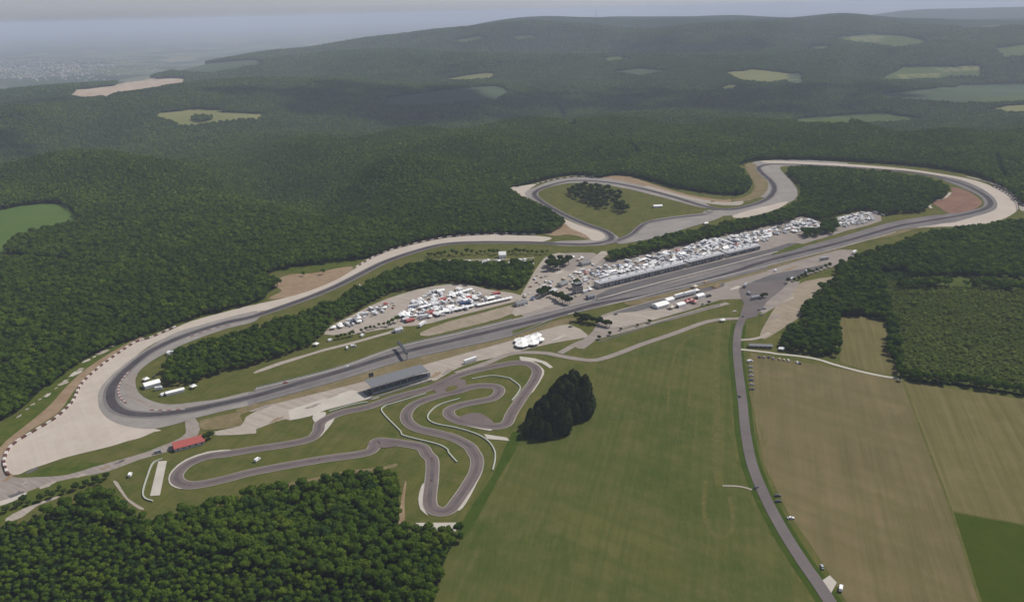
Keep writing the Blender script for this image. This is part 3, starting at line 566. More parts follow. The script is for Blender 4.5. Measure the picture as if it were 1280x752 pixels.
# far fields, laid over the hills
FAR = []
for nm, s, m in (('far_field', 'p 192,150 200,143 240,138 275,138 281,142 335,144 325,152 290,155 250,160 225,161 215,155', FARPALE),
                 ('far_field', 'p 478,124 560,113 620,108 640,117 620,128 540,135 490,136', FARDARK),
                 ('far_field', 'p 548,100 600,93 620,92 615,101 570,103', FARPALE),
                 ('far_field', 'p 988,152 1020,147 1100,142 1140,148 1155,152 1120,157 1060,158 1000,157', FARFIELD),
                 ('far_field', 'p 905,92 940,88 985,92 1000,101 960,107 925,103', FARPALE),
                 ('far_field', 'p 893,115 910,107 925,108 915,116', FARPALE),
                 ('far_field', 'p 1102,98 1130,85 1220,84 1232,98 1160,101 1110,104', FARFIELD),
                 ('far_field', 'p 1100,120 1200,108 1330,104 1330,126 1200,133 1110,127', FARDARK),
                 ('far_field', 'p 1180,131 1240,122 1330,118 1330,126 1240,133', FARFIELD),
                 ('far_field', 'p 1225,140 1260,133 1330,130 1330,143 1270,145', FARPALE),
                 ('far_field', 'p 1035,48 1090,43 1130,45 1168,56 1120,63 1060,55', FARFIELD),
                 ('far_field', 'p 755,92 800,86 840,90 800,97', FARDARK),
                 ('far_field', 'p 200,92 260,80 320,76 330,84 260,95', FARDARK),
                 ('far_field', 'p 1240,62 1290,55 1290,72 1255,76', FARFIELD),
                 ('far_field', 'p 0,151 35,147 36,149 0,153', FARPALE),
                 ('far_field', 'p 560,52 600,46 615,50 580,56', FARFIELD),
                 ('far_field', 'p 985,93 1000,92 1006,103 998,110 985,105', FARDARK),
                 ('far_field', 'p 1165,86 1226,83 1232,89 1180,91', FARPALE),
                 ('far_field', 'p 1120,94 1175,92 1178,97 1125,99', FARPALE),
                 ('far_field', 'p 1000,62 1030,58 1050,62 1020,66', FARFIELD),
                 ('far_field', 'p 910,59 945,57 955,60 920,62', FARPALE),
                 ('far_field', 'p 1060,47 1110,46 1100,52 1068,53', FARPALE),
                 ('far_field', 'p 1195,35 1250,32 1260,37 1200,39', FARFIELD),
                 ('far_field', 'p 750,75 775,71 790,76 760,80', FARFIELD),
                 ('far_field', 'p 650,121 745,120 745,122 650,123', FARDARK),
                 ('far_field', 'p 100,88 180,82 200,86 120,95', FARFIELD),
                 ('far_field', 'p 640,47 665,44 672,50 645,52', FARFIELD),
                 ('quarry', 'p 88,122 95,113 140,109 160,103 215,98 235,100 225,108 190,114 150,119 130,126 100,125', ROCK)):
    FAR.append(drape(nm, s, m)[1])
LEFT_S = '01 -80,312 0,300 120,275 230,265 310,270 350,295 400,350 400,367 300,387 180,417 90,442 40,482 35,512 0,530 -80,545'
poly('crop_field', LEFT_S, LEFTF, 1, 2)
GAP_S = '01 -40,530 35,518 180,540 300,545 420,562 520,578 500,586 400,575 280,560 150,555 -40,560'
poly('forest_ride', GAP_S, FRINGE, 1, 2)

# ------------------------------------------------------------------ trees
def rnd_dirs(n, rng):
    v = rng.normal(size=(n, 3)); return v / np.linalg.norm(v, axis=1, keepdims=True)
def leaf_quads(P, Nn, size, rng, long=1.0):
    n = len(P); Nn = Nn / np.maximum(np.linalg.norm(Nn, axis=1, keepdims=True), 1e-6)
    a = np.cross(Nn, rnd_dirs(n, rng)); a /= np.maximum(np.linalg.norm(a, axis=1, keepdims=True), 1e-6); b = np.cross(Nn, a)
    s = (size * rng.uniform(0.6, 1.35, n))[:, None]
    V = np.stack([P - a * s - b * s * long * .8, P + a * s * .8 - b * s * long, P + a * s + b * s * long * .7, P - a * s * .7 + b * s * long], 1).reshape(-1, 3)
    return V, np.arange(n * 4).reshape(n, 4)
def broadleaf_crown(rng, h, r, n, size, nl=6, core=True):
    """uneven lobes around the crown's middle, leaf clumps spread on and inside them"""
    C = [(0, 0, h * 0.66)]; R = [r * 0.72]
    for i in range(nl):
        a = 6.283 * i / nl + rng.uniform(-.4, .4); d = r * rng.uniform(.40, .62)
        C.append((d * math.cos(a), d * math.sin(a), h * rng.uniform(.50, .80))); R.append(r * rng.uniform(.36, .56))
    C = np.array(C); R = np.array(R); pr = R ** 2 / np.sum(R ** 2)
    k = rng.choice(len(R), n, p=pr); d = rnd_dirs(n, rng); d[:, 2] = np.where(d[:, 2] < -0.35, -d[:, 2] * .6, d[:, 2])
    d /= np.linalg.norm(d, axis=1, keepdims=True)
    P = C[k] + d * R[k][:, None] * np.array([1, 1, .92]) * rng.uniform(.80, 1.06, n)[:, None]
    N = d + rnd_dirs(n, rng) * 0.42
    V, Q = leaf_quads(P, N, size, rng); V = [V]; Q = [list(map(int, q)) for q in Q]; b = n * 4
    if core:                                       # the dense inside of each lobe
        bm = bmesh.new(); bmesh.ops.create_icosphere(bm, subdivisions=1, radius=1.0); bm.verts.index_update()
        iv = np.array([v.co[:] for v in bm.verts]); jf = [[v.index for v in f.verts] for f in bm.faces]; bm.free()
        for c, r_ in zip(C, R):
            V.append(c + iv * r_ * rng.uniform(.70, .92, (len(iv), 1))); Q += [[i + b for i in f] for f in jf]; b += len(iv)
    return np.concatenate(V), Q
def spruce_crown(rng, h, r, n, size):
    t = rng.beta(1.25, 1.25, n); z = h * (.06 + .94 * t); tier = 1 + .10 * np.sin(t * 42); rr = r * np.sqrt(np.clip(1 - (np.where(t > .36, (t - .36) / .64, (.36 - t) / .50)) ** 1.45, 0.004, 1)) * tier * rng.uniform(.72, 1.05, n) + .12
    a = rng.uniform(0, 6.283, n); out = np.stack([np.cos(a), np.sin(a), np.full(n, .35)], 1)
    P = np.stack([np.cos(a) * rr, np.sin(a) * rr, z - rr * .18], 1)
    return leaf_quads(P, out + rnd_dirs(n, rng) * .5, size, rng, 1.3)
def trunk_geo(h, r, rng, n=6, limbs=4):
    mb = MB(); mb.cyl((0, 0, -.3), (0.08, 0.05, h * .62), r, r * .45, n)
    for i in range(limbs):
        a = 6.283 * i / max(1, limbs) + rng.uniform(-.4, .4); z = h * rng.uniform(.30, .48); L = h * rng.uniform(.22, .30)
        mb.cyl((0.04, 0.03, z), (math.cos(a) * L, math.sin(a) * L, z + L * .8), r * .38, r * .12, 4)
    return np.array(mb.v), mb.f
def arrays_mesh(name, V, Fc, mat):
    me = bpy.data.meshes.new(name); me.from_pydata(V.tolist(), [], [tuple(int(i) for i in f) for f in Fc]); me.materials.append(mat); me.update()
    return me
TREE_GEO = []          # (crown V, crown F, trunk V, trunk F)
for i in range(4):
    rng = np.random.default_rng(20 + i); h = (10.5, 12.0, 9.3, 11.2)[i]; r = (4.1, 4.5, 3.8, 3.9)[i]
    TREE_GEO.append((*broadleaf_crown(rng, h, r, 430, .50, 6 + i % 3), *trunk_geo(h, .26, rng)))
MID_GEO = []
for i in range(3):
    rng = np.random.default_rng(40 + i); h = (10.5, 12., 9.3)[i]; r = (4.2, 4.6, 3.9)[i]
    MID_GEO.append((*broadleaf_crown(rng, h, r, 110, 1.05, 5), *trunk_geo(h, .26, rng, 4, 0)))
def far_geo(seed):
    rng = np.random.default_rng(seed); return broadleaf_crown(rng, 11.0, 4.5, 34, 1.75, 4)
FAR_GEO = [far_geo(60 + i) for i in range(3)]

NEARWOOD = G('p -300,720 -60,690 0,653 30,645 110,620 140,618 165,640 200,642 260,628 330,610 370,600 440,590 490,588 497,600 497,655 515,664 560,670 576,676 560,700 548,740 538,790 520,900 -300,900')
WOODS = [G('p 207,485 209,457 217,448 252,434 290,423 322,414 370,399 410,385 440,369 480,348 512,336 540,333 560,333 600,334 640,333 664,331 667,345 652,362 630,361 600,357 560,353 525,360 490,366 468,377 445,391 416,404 410,414 400,424 388,434 350,447 320,457 275,467 240,480'),
         G('p 985,214 1010,213 1060,216 1110,220 1155,227 1180,236 1186,243 1178,249 1162,254 1160,262 1150,266 1120,268 1104,270 1092,265 1078,263 1050,269 1034,273 1028,276 1004,270 985,279 960,283 905,296 850,308 800,320 763,328 762,322 800,310 830,300 880,290 930,279 960,273 985,264 1000,252 1003,238 995,226 985,220'),
         G('p 975,432 985,412 1000,406 1020,404 1046,407 1051,425 1049,446 1020,446 1000,441 980,438'),
         G('p 1025,281 1043,278 1048,288 1040,294 1028,292'), G('p 1003,293 1022,289 1026,295 1005,299')]
def ride(s, wd):
    A_, B_ = offset_line([p[:2] for p in WTs(px(s))], wd / 2, -wd / 2); return [tuple(p) for p in A_] + [tuple(p) for p in B_[::-1]]
WOODS.append([tuple(p[:2]) for p in WTs(px('p 239,151 246,147 252,148 266,149 264,153 246,154'))])
CLEARS = [smooth(G(CLEAR_S), True, 3), G(LEFT_S), G(GAP_S)] + FAR + [ride('p 692,127 703,142 716,160', 22), ride('p 640,121 690,120 745,121', 40), ride('31 1135,30 1155,70 1160,110 1180,150', 12), ride('p 430,150 560,146 640,150', 30), ride('p 760,170 800,195', 12), ride('p 100,205 190,196 260,200', 12)]
SCRUBP = G('p 1112,400 1108,372 1100,350 1200,345 1280,350 1500,385 1500,530 1280,490 1210,478 1132,470 1122,450')
STRIPW = [G('p 1120,358 1200,353 1290,362 1500,372 1500,380 1290,367 1200,358 1120,364'), G('p 1109,400 1120,398 1124,440 1136,470 1122,466')]
GLADE = [G('p 1150,352 1200,345 1240,352 1200,358'), G('p 1095,342 1130,338 1140,345 1105,350')]

def make_points(d0, d1, sp, jit):
    xm = 0.80 * d1; nx = int(2 * xm / sp); ny = int((d1) / sp)
    gx, gy = np.meshgrid((np.arange(nx) - nx / 2) * sp, np.arange(ny) * sp + 60)
    gx = gx + (np.arange(ny)[:, None] % 2) * sp * .5
    X = gx.ravel() + NR.uniform(-jit, jit, gx.size) * sp; Y = gy.ravel() + NR.uniform(-jit, jit, gx.size) * sp
    D = np.hypot(X, Y); k = (D >= d0) & (D < d1) & (np.abs(X) < 0.77 * Y + 40)
    X, Y = X[k], Y[k]
    f = np.ones(len(X), bool)
    for p in CLEARS: f &= ~inside(p, X, Y)
    for p in WOODS: f |= inside(p, X, Y)
    for p in GLADE: f &= ~inside(p, X, Y)
    return X[f], Y[f]
def to_px(X, Y, Z):
    d = np.stack([X, Y, Z - CAM_Z], -1); z = d @ FWD
    return 640 + F * (d @ RT) / z, 376 - F * (d @ UP) / z
PT = []      # x y z proto scale rot
def push(X, Y, protos, smin, smax):
    Z = terr(X, Y)
    n = len(X); pr = NR.choice(protos, n); sc = NR.uniform(smin, smax, n)
    return np.stack([X, Y, Z, pr, sc, NR.uniform(0, 6.283, n)], 1)
LOWWOOD = G('p -300,640 100,650 150,660 177,679 212,687 290,701 320,712 395,717 420,727 460,733 480,750 495,900 -300,900')
X, Y = make_points(300, 900, 4.5, .42)
A = push(X, Y, [0, 1, 2, 3], .52, 1.02)
lw = inside(LOWWOOD, A[:, 0], A[:, 1]); A[lw, 4] *= .66
def in_scrub(X_, Y_): return inside(SCRUBP, X_, Y_) & ~inside(STRIPW[0], X_, Y_) & ~inside(STRIPW[1], X_, Y_)
scr = in_scrub(A[:, 0], A[:, 1])
nw = inside(NEARWOOD, A[:, 0], A[:, 1]); U, V_ = to_px(A[:, 0], A[:, 1], A[:, 2] + 7)
vis = nw & (U > -8) & (U < 1290) & (V_ < 762)
dd = np.hypot(A[:, 0], A[:, 1]); order = np.argsort(np.where(vis, dd, 1e9))[:300]
NEAR = A[order]; keep = np.ones(len(A), bool); keep[order] = False; keep &= ~scr
PT.append(A[keep])
X, Y = make_points(900, 1500, 5.3, .42); A = push(X, Y, [4, 5, 6], .60, 1.12); PT.append(A[~in_scrub(A[:, 0], A[:, 1])])
X, Y = make_points(1500, 2600, 7.0, .4); PT.append(push(X, Y, [7, 8, 9], .8, 1.15))
X, Y = make_points(2600, 4800, 11.5, .42); k = terr(X, Y) > -110; PT.append(push(X[k], Y[k], [7, 8, 9], 1.25, 1.8))
X, Y = make_points(4800, 7400, 17.0, .42); k = terr(X, Y) > -110; PT.append(push(X[k], Y[k], [7, 8, 9], 1.8, 2.6))
PT = np.concatenate(PT)
SX, SY = make_points(500, 1400, 3.6, .45); k = in_scrub(SX, SY); SX, SY = SX[k], SY[k]
SPT = push(SX, SY, [4, 5, 6], .26, .50); big = NR.random(len(SPT)) < .012; SPT[big, 4] = NR.uniform(.6, .8, big.sum())

def stuff_forest(name, pts, geos, mats, label):
    """one object: the tree shapes and the places they stand at in one mesh, put together by its geometry nodes"""
    Vs, Fs, fm, pid = [], [], [], []; b = 0; used = sorted(set(int(x) for x in pts[:, 3]))
    for k in used:
        g = geos[k]
        for j in range(0, len(g), 2):
            Vs.append(g[j]); Fs += [tuple(int(i) + b for i in f) for f in g[j + 1]]; fm += [j // 2] * len(g[j + 1]); pid.append(np.full(len(g[j]), k)); b += len(g[j])
    np_ = len(pts); Vs.append(pts[:, :3]); pid.append(np.full(np_, -1)); V = np.concatenate(Vs)
    me = bpy.data.meshes.new(name); me.from_pydata(V.tolist(), [], Fs)
    for m in mats: me.materials.append(m)
    me.polygons.foreach_set('material_index', np.array(fm, np.int32))
    def attr(nm, ty, arr, key):
        a = me.attributes.new(nm, ty, 'POINT'); a.data.foreach_set(key, np.ascontiguousarray(arr).ravel())
    attr('shape', 'INT', np.concatenate(pid).astype(np.int32), 'value')
    pick = np.full(b + np_, -1, np.int32); pick[b:] = pts[:, 3]; attr('pick', 'INT', pick, 'value')
    sc = np.zeros((b + np_, 3), np.float32); sc[b:, :2] = (pts[:, 4] * NR.uniform(.9, 1.1, np_))[:, None]; sc[b:, 2] = pts[:, 4] * (.62 if name == 'scrub' else 1); attr('size', 'FLOAT_VECTOR', sc, 'vector')
    ro = np.zeros((b + np_, 3), np.float32); ro[b:, 2] = pts[:, 5]; attr('turn', 'FLOAT_VECTOR', ro, 'vector')
    o = bpy.data.objects.new(name, me); COL.objects.link(o)
    ng = bpy.data.node_groups.new(name + '_nodes', 'GeometryNodeTree')
    ng.interface.new_socket('Geometry', in_out='INPUT', socket_type='NodeSocketGeometry'); ng.interface.new_socket('Geometry', in_out='OUTPUT', socket_type='NodeSocketGeometry')
    N = ng.nodes; gi = N.new('NodeGroupInput'); go = N.new('NodeGroupOutput'); jo = N.new('GeometryNodeJoinGeometry')
    def named(nm, ty):
        n = N.new('GeometryNodeInputNamedAttribute'); n.data_type = ty; n.inputs['Name'].default_value = nm
        return [s for s in n.outputs if s.enabled and s.name == 'Attribute'][0]
    def eq(sock, val):
        n = N.new('FunctionNodeCompare'); n.data_type = 'INT'; n.operation = 'EQUAL'
        i = [s for s in n.inputs if s.enabled]; ng.links.new(sock, i[0]); i[1].default_value = val; return n.outputs[0]
    a_s, a_p, a_sz, a_t = named('shape', 'INT'), named('pick', 'INT'), named('size', 'FLOAT_VECTOR'), named('turn', 'FLOAT_VECTOR')
    def sep(sel):
        n = N.new('GeometryNodeSeparateGeometry'); n.domain = 'POINT'; ng.links.new(gi.outputs[0], n.inputs[0]); ng.links.new(sel, n.inputs[1]); return n.outputs[0]
    P = sep(eq(a_s, -1))
    for k in used:
        iop = N.new('GeometryNodeInstanceOnPoints'); ng.links.new(P, iop.inputs['Points']); ng.links.new(eq(a_p, k), iop.inputs['Selection'])
        gti = N.new('GeometryNodeGeometryToInstance'); ng.links.new(sep(eq(a_s, k)), gti.inputs[0]); ng.links.new(gti.outputs[0], iop.inputs['Instance'])
        e2r = N.new('FunctionNodeEulerToRotation'); ng.links.new(a_t, e2r.inputs[0]); ng.links.new(e2r.outputs[0], iop.inputs['Rotation'])
        ng.links.new(a_sz, iop.inputs['Scale']); ng.links.new(iop.outputs[0], jo.inputs[0])
    ng.links.new(jo.outputs[0], go.inputs[0])
    md = o.modifiers.new('grow', 'NODES'); md.node_group = ng
    tag(o, label, kind='stuff')
    return o
GEOS = TREE_GEO + MID_GEO + [(g[0], g[1]) for g in FAR_GEO]
stuff_forest('forest', PT, GEOS, [LEAF, BARK], 'dense green broadleaf forest covering the plateau around and beyond the circuit')
stuff_forest('scrub', SPT, GEOS, [SCRUB, BARK], 'low green scrub regrowth behind the hay field at the right')

def tree_kind(geos, leafm, name):
    out = []
    for i, (cv, cf, tv, tf) in enumerate(geos):
        out.append((arrays_mesh('crown', cv, cf, leafm), arrays_mesh('trunk', tv, tf, BARK)))
    return out
def plant(name, kind, loc, scale, rz, label, cat, group):
    o = empty(name, loc, rz); o.scale = (scale, scale, scale)
    c = bpy.data.objects.new('crown', kind[0]); COL.objects.link(c); c.parent = o
    t = bpy.data.objects.new('trunk', kind[1]); COL.objects.link(t); t.parent = o
    return tag(o, label, cat, group)
BL = tree_kind(TREE_GEO, LEAF, 'broadleaf_tree')
for x, y, z, p, s, r in NEAR:
    plant('broadleaf_tree', BL[int(p)], (x, y, z), s, r, 'green broadleaf tree in the dense wood below the kart track', 'tree', 'trees of the near wood below the kart track')
SPG = []
for i in range(3):
    rng = np.random.default_rng(80 + i); h = (17, 20, 15)[i]; r = (4.6, 5.2, 4.4)[i]
    mb = MB(); mb.cyl((0, 0, -.3), (0, 0, h * .93), .32, .05, 6)
    SPG.append((*spruce_crown(rng, h, r, 900, .85), np.array(mb.v), mb.f))
SPK = tree_kind(SPG, SPRUCE, 'spruce')
SPOLY = G('p 656,546 664,528 676,512 690,500 700,490 716,487 733,496 741,512 736,522 722,526 712,530 702,546 690,549 672,550')
for x, y in rand_in(SPOLY, 105, 3.3, random.Random(3), 20000):
    k = RND.randrange(3); u, v = to_px(np.array([x]), np.array([y]), np.array([0.]))
    tall = 1.12 if u[0] > 690 else .80
    plant('conifer_tree', SPK[k], (x, y, 0), tall * RND.choice((.62, .7, .8, .9, 1.0, 1.12)), RND.uniform(0, 6), 'dark conifer in the isolated clump beside the kart track', 'tree', 'dark conifers standing beside the kart track')
PNG_ = []
for i in range(2):
    rng = np.random.default_rng(90 + i); h = (11.5, 10)[i]
    PNG_.append((*broadleaf_crown(rng, h, 4.3, 300, .62, 6), *trunk_geo(h, .3, rng)))
PNK = tree_kind(PNG_, PINE, 'pine')
for x, y in rand_in(G('21 280,215 300,190 400,185 500,200 550,225 545,255 580,300 590,325 550,325 510,300 450,300 380,275 320,255'), 120, 4.2, random.Random(5), 20000):
    plant('pine_tree', RND.choice(PNK), (x, y, 0), RND.uniform(.8, 1.25), RND.uniform(0, 6), 'dark pine on the grass island inside the far loop', 'tree', 'pines on the island inside the far loop')
# trees and bushes of the circuit
def trees_at(s, geo, smin, smax, name, label, cat, group):
    for u, v in px(s):
        p = W(u, v); plant(name, RND.choice(geo), tuple(p), RND.uniform(smin, smax), RND.uniform(0, 6), label, cat, group)
BSG = [(*broadleaf_crown(np.random.default_rng(100 + i), 3.4, 1.9, 170, .36, 5), *trunk_geo(3.2, .12, np.random.default_rng(5 + i), 5, 3)) for i in range(2)]
BSK = tree_kind(BSG, PINE, 'bush')
trees_at('p 491,405 497,403 486,408', BL, .55, .8, 'broadleaf_tree', 'round tree at the corner of the lower paddock beside the white hut', 'tree', 'trees at the lower paddock corner')
trees_at('p 422,424 427,423 432,422 437,421 441,420 452,416 458,414 463,412 468,411 474,409 480,408', BL, .42, .6, 'broadleaf_tree', 'small tree in the row between the lower paddock and the straight', 'tree', 'row of small trees below the lower paddock')
trees_at('p 694,336 698,333 690,331 700,329 703,336 707,333 688,338 705,330 711,331 697,338 692,334 686,334', PNK, .9, 1.35, 'pine_tree', 'dark tree in the clump between the upper track and the paddock square', 'tree', 'dark clump in the paddock square')
trees_at('p 678,372 682,370 676,368 680,366 685,368 690,371 694,373 697,374 700,376 703,378 706,379 709,380 712,381 674,370 718,362 721,360', PNK, .75, 1.15, 'pine_tree', 'dark tree in the short row before the control tower', 'tree', 'dark row before the control tower')
trees_at('p 721,401 724,403 727,401 730,400 733,404 736,402 739,403 741,405 744,404 747,406 750,405 753,407 756,408 759,408 762,409 735,399 729,403', PNK, .6, .95, 'pine_tree', 'dark tree of the hedge row between the start straight and the gravel lot', 'tree', 'hedge between the straight and the lot')
trees_at('p 749,424 762,419 776,413 797,408 812,404 878,382 886,380', BSK, .7, 1.3, 'bush', 'dark bush beside the perimeter road south of the straight', 'bush', 'bushes along the perimeter road')
trees_at('p 952,373 954,371 957,372', PNK, .45, .6, 'pine_tree', 'dark bush by the road junction near the service yard', 'tree', 'bushes by the road junction')
trees_at('p 985,354 992,352 998,350 1002,348 1006,346 1011,344 1016,342 1021,340 1026,338 1032,336 1037,334', BL, .45, .75, 'broadleaf_tree', 'small tree in the hedge at the lower edge of the grey service yard', 'tree', 'hedge below the service yard')
trees_at('p 536,321 540,320 544,322 548,320 552,321 556,319 561,321 566,319 571,320 577,320 584,318 590,318 596,319 601,317 606,318 612,317 617,319 622,318 636,317 641,318 645,316 650,318 655,317 660,318 665,317 671,318 678,318 684,317', BL, .5, .85, 'broadleaf_tree', 'small tree in the loose row between the camping lane and the upper track', 'tree', 'loose row above the camping lane')
trees_at('p 258,551 262,549 266,547', PNK, .5, .8, 'pine_tree', 'dark tree beside the red roofed building', 'tree', 'trees beside the red roof')
trees_at('p 8,640 22,634 36,631 52,626 66,622 80,617 95,612 108,607 120,603 133,598 126,606 60,618 30,628 75,612', BSK, .9, 1.6, 'bush', 'low bush on the rough strip below the access road at the lower left', 'bush', 'bushes on the rough strip at the lower left')
trees_at('p 1083,395 1108,438 1109,428', BL, .5, .7, 'broadleaf_tree', 'single tree at the edge of the small hay field', 'tree', 'trees at the small hay field')
trees_at('p 240,151 246,152 252,151', BL, .01, .011, 'broadleaf_tree', 'x', 'tree', 'x') if False else None
trees_at('p 380,345 404,343', BL, .6, .8, 'broadleaf_tree', 'lone tree on the dirt patch outside the left curve', 'tree', 'lone trees outside the left curve')
trees_at('p 1125,476 1150,478 1178,482', BSK, 1.1, 1.6, 'bush', 'rounded bush at the edge of the scrub above the pale hay field', 'bush', 'bushes at the edge of the scrub')

# ------------------------------------------------------------------ vehicles, built once and copied
def car_mesh(mats, L=4.3, wd=1.8, H=1.45):
    mb = MB(); h = L / 2; y = wd / 2
    mb.prism([(-h, .35), (h, .35), (h, .75), (h * .92, .88), (-h * .95, .95), (-h, .85)], -y, y, 0, [0, 0, .12, .12, .12, .12])
    mb.prism([(-h * .80, .93), (h * .42, .90), (h * .12, H - .02), (-h * .62, H - .04)], -y + .12, y - .12, 1, [0, 0, .18, .18])
    mb.box(-h * .62, h * .12, -y + .30, y - .30, H - .03, H + .03, 0)
    for sx in (-.62, .62):
        for sy in (-1, 1): mb.cyl((h * sx, sy * (y - .22), .33), (h * sx, sy * y, .33), .33, .33, 10, 2)
    return mb
def van_mesh(L=5.4, wd=2.0, H=2.3):
    mb = MB(); h = L / 2; y = wd / 2
    mb.prism([(-h, .4), (h, .4), (h, 1.05), (h * .72, 1.25), (h * .45, H), (-h, H)], -y, y, 0, [0, 0, .08, .08, .12, .08])
    mb.add([(h * .735, -y + .15, 1.28), (h * .735, y - .15, 1.28), (h * .50, y - .18, H - .16), (h * .50, -y + .18, H - .16)], [(0, 1, 2, 3)], 1)
    for sy in (-1, 1):
        mb.box(h * .12, h * .50, sy * (y + .01) - .01, sy * (y + .01) + .01, 1.3, H - .4, 1)
    for sx in (-.62, .62):
        for sy in (-1, 1): mb.cyl((h * sx, sy * (y - .22), .36), (h * sx, sy * (y + .01), .36), .36, .36, 10, 2)
    return mb
def motorhome_mesh(L=6.6, wd=2.3, H=3.0):
    mb = MB(); h = L / 2; y = wd / 2
    mb.prism([(-h, .5), (h * .62, .5), (h * .62, 1.9), (h * .86, 2.1), (h * .80, H - .1), (-h * .97, H), (-h, H - .2)], -y, y, 0, [0, 0, 0, .05, .08, .08, .05])
    mb.prism([(h * .62, .45), (h, .45), (h, 1.1), (h * .84, 1.85), (h * .62, 1.85)], -y + .12, y - .12, 0)
    mb.add([(h * .985, -y + .25, 1.18), (h * .985, y - .25, 1.18), (h * .86, y - .28, 1.80), (h * .86, -y + .28, 1.80)], [(0, 1, 2, 3)], 1)
    for sy in (-1, 1):
        mb.box(-h * .7, -h * .25, sy * (y + .01) - .01, sy * (y + .01) + .01, 1.6, 2.2, 1); mb.box(h * .05, h * .4, sy * (y + .01) - .01, sy * (y + .01) + .01, 1.6, 2.2, 1)
    mb.box(-h * .4, -h * .2, -.3, .3, H - .02, H + .12, 3); mb.box(h * .1, h * .3, -.3, .3, H - .05, H + .10, 3)
    for sx in (-.5, .72):
        for sy in (-1, 1): mb.cyl((h * sx, sy * (y - .28), .36), (h * sx, sy * (y - .02), .36), .36, .36, 10, 2)
    return mb
def lorry_mesh(L=13.0, wd=2.5, H=3.9):
    mb = MB(); h = L / 2; y = wd / 2
    mb.box(-h, h * .62, -y, y, 1.1, H, 0); mb.box(-h, h * .7, -.5, .5, .7, 1.1, 3)
    mb.prism([(h * .68, .6), (h, .6), (h, 1.9), (h * .96, 3.0), (h * .68, 3.3)], -y + .05, y - .05, 0)
    mb.add([(h * 1.002, -y + .2, 1.9), (h * 1.002, y - .2, 1.9), (h * .966, y - .25, 2.9), (h * .966, -y + .25, 2.9)], [(0, 1, 2, 3)], 1)
    for x in (-.78, -.60, .52, .86):
        for sy in (-1, 1): mb.cyl((h * x, sy * (y - .35), .5), (h * x, sy * (y - .02), .5), .5, .5, 10, 2)
    return mb
def gazebo_mesh(w_=5.0, eave=2.3, peak=3.9):
    mb = MB(); r = w_ / 2
    ring = [(-r, -r), (r, -r), (r, r), (-r, r)]
    v = [(x, y, eave) for x, y in ring] + [(x, y, eave - .35) for x, y in ring] + [(x * .5, y * .5, eave + (peak - eave) * .38) for x, y in ring] + [(0, 0, peak)]
    f = []
    for i in range(4):
        j = (i + 1) % 4; f += [(i, j, 8 + j, 8 + i), (8 + i, 8 + j, 12), (4 + i, 4 + j, j, i)]
    mb.add(v, f, 0)
    for x, y in ring: mb.cyl((x * .97, y * .97, 0), (x * .97, y * .97, eave), .06, .06, 5, 1)
    return mb
def awning_mesh(L=9.0, wd=6.0, eave=2.6, peak=3.9):
    mb = MB(); h = L / 2; y = wd / 2
    mb.prism([(-y, eave), (y, eave), (0, peak)], -h, h, 0)
    mb.add([(-y, -h, eave), (y, -h, eave), (y, -h, 0), (-y, -h, 0)], [(0, 1, 2, 3)], 0)
    mb.add([(-y, -h, eave), (-y, h, eave), (-y, h, .05), (-y, -h, .05)], [(0, 1, 2, 3)], 0)
    for sx in (-1, 1):
        for t in (-1, -.33, .33, 1): mb.cyl((sx * y * .98, h * t * .98, 0), (sx * y * .98, h * t * .98, eave), .07, .07, 5, 1)
    return mb
def proto(mb, name, mats):
    me = mb.build(name, mats); d = me.data; bpy.data.objects.remove(me); return d
PAL = {'white': WHITE, 'silver': SILVER, 'dark': DKGREY, 'blue': BLUEP, 'red': REDP, 'beige': BEIGEP, 'grey': GREYP}
CARS = {c: proto(car_mesh(None), 'car', [PAL[c], GLASS, RUBB]) for c in PAL}
VANS = {c: proto(van_mesh(), 'van', [PAL[c], GLASS, RUBB]) for c in ('white', 'silver', 'blue', 'dark', 'red', 'beige')}
HOMES = {c: proto(motorhome_mesh(), 'motorhome', [PAL[c], GLASS, RUBB, GREYP]) for c in ('white', 'beige', 'silver')}
LORRY = {c: proto(lorry_mesh(), 'lorry', [PAL[c], GLASS, RUBB, DKGREY]) for c in ('white', 'red', 'blue', 'silver')}
GAZ = {c: proto(gazebo_mesh(), 'gazebo', [{'white': CANVAS, 'red': REDP, 'blue': BLUEP, 'beige': BEIGEP}[c], STEEL]) for c in ('white', 'red', 'blue', 'beige')}
AWN = {c: proto(awning_mesh(), 'awning_tent', [{'white': CANVAS, 'red': REDP, 'silver': PALEROOF}[c], STEEL]) for c in ('white', 'red', 'silver')}
STORE = {'car': CARS, 'van': VANS, 'motorhome': HOMES, 'lorry': LORRY, 'gazebo': GAZ, 'awning_tent': AWN}
CATS = {'car': 'car', 'van': 'van', 'motorhome': 'motorhome', 'lorry': 'truck', 'gazebo': 'tent', 'awning_tent': 'tent'}
NICE = {'car': 'car', 'van': 'van', 'motorhome': 'motorhome', 'lorry': 'box lorry', 'gazebo': 'peaked gazebo', 'awning_tent': 'ridged awning tent'}
COLN = {'white': 'white', 'silver': 'silver', 'dark': 'dark grey', 'blue': 'blue', 'red': 'red', 'beige': 'beige', 'grey': 'grey'}
def place(kind, colr, x, y, rz, label, group=None, z=0.0, scale=1.0):
    o = bpy.data.objects.new(kind, STORE[kind][colr]); COL.objects.link(o); o.location = (x, y, z); o.rotation_euler = (0, 0, rz); o.scale = (scale,) * 3
    return tag(o, label, CATS[kind], group)
a_, b_ = W(320, 494), W(960, 325); ANG = math.atan2(b_[1] - a_[1], b_[0] - a_[0])
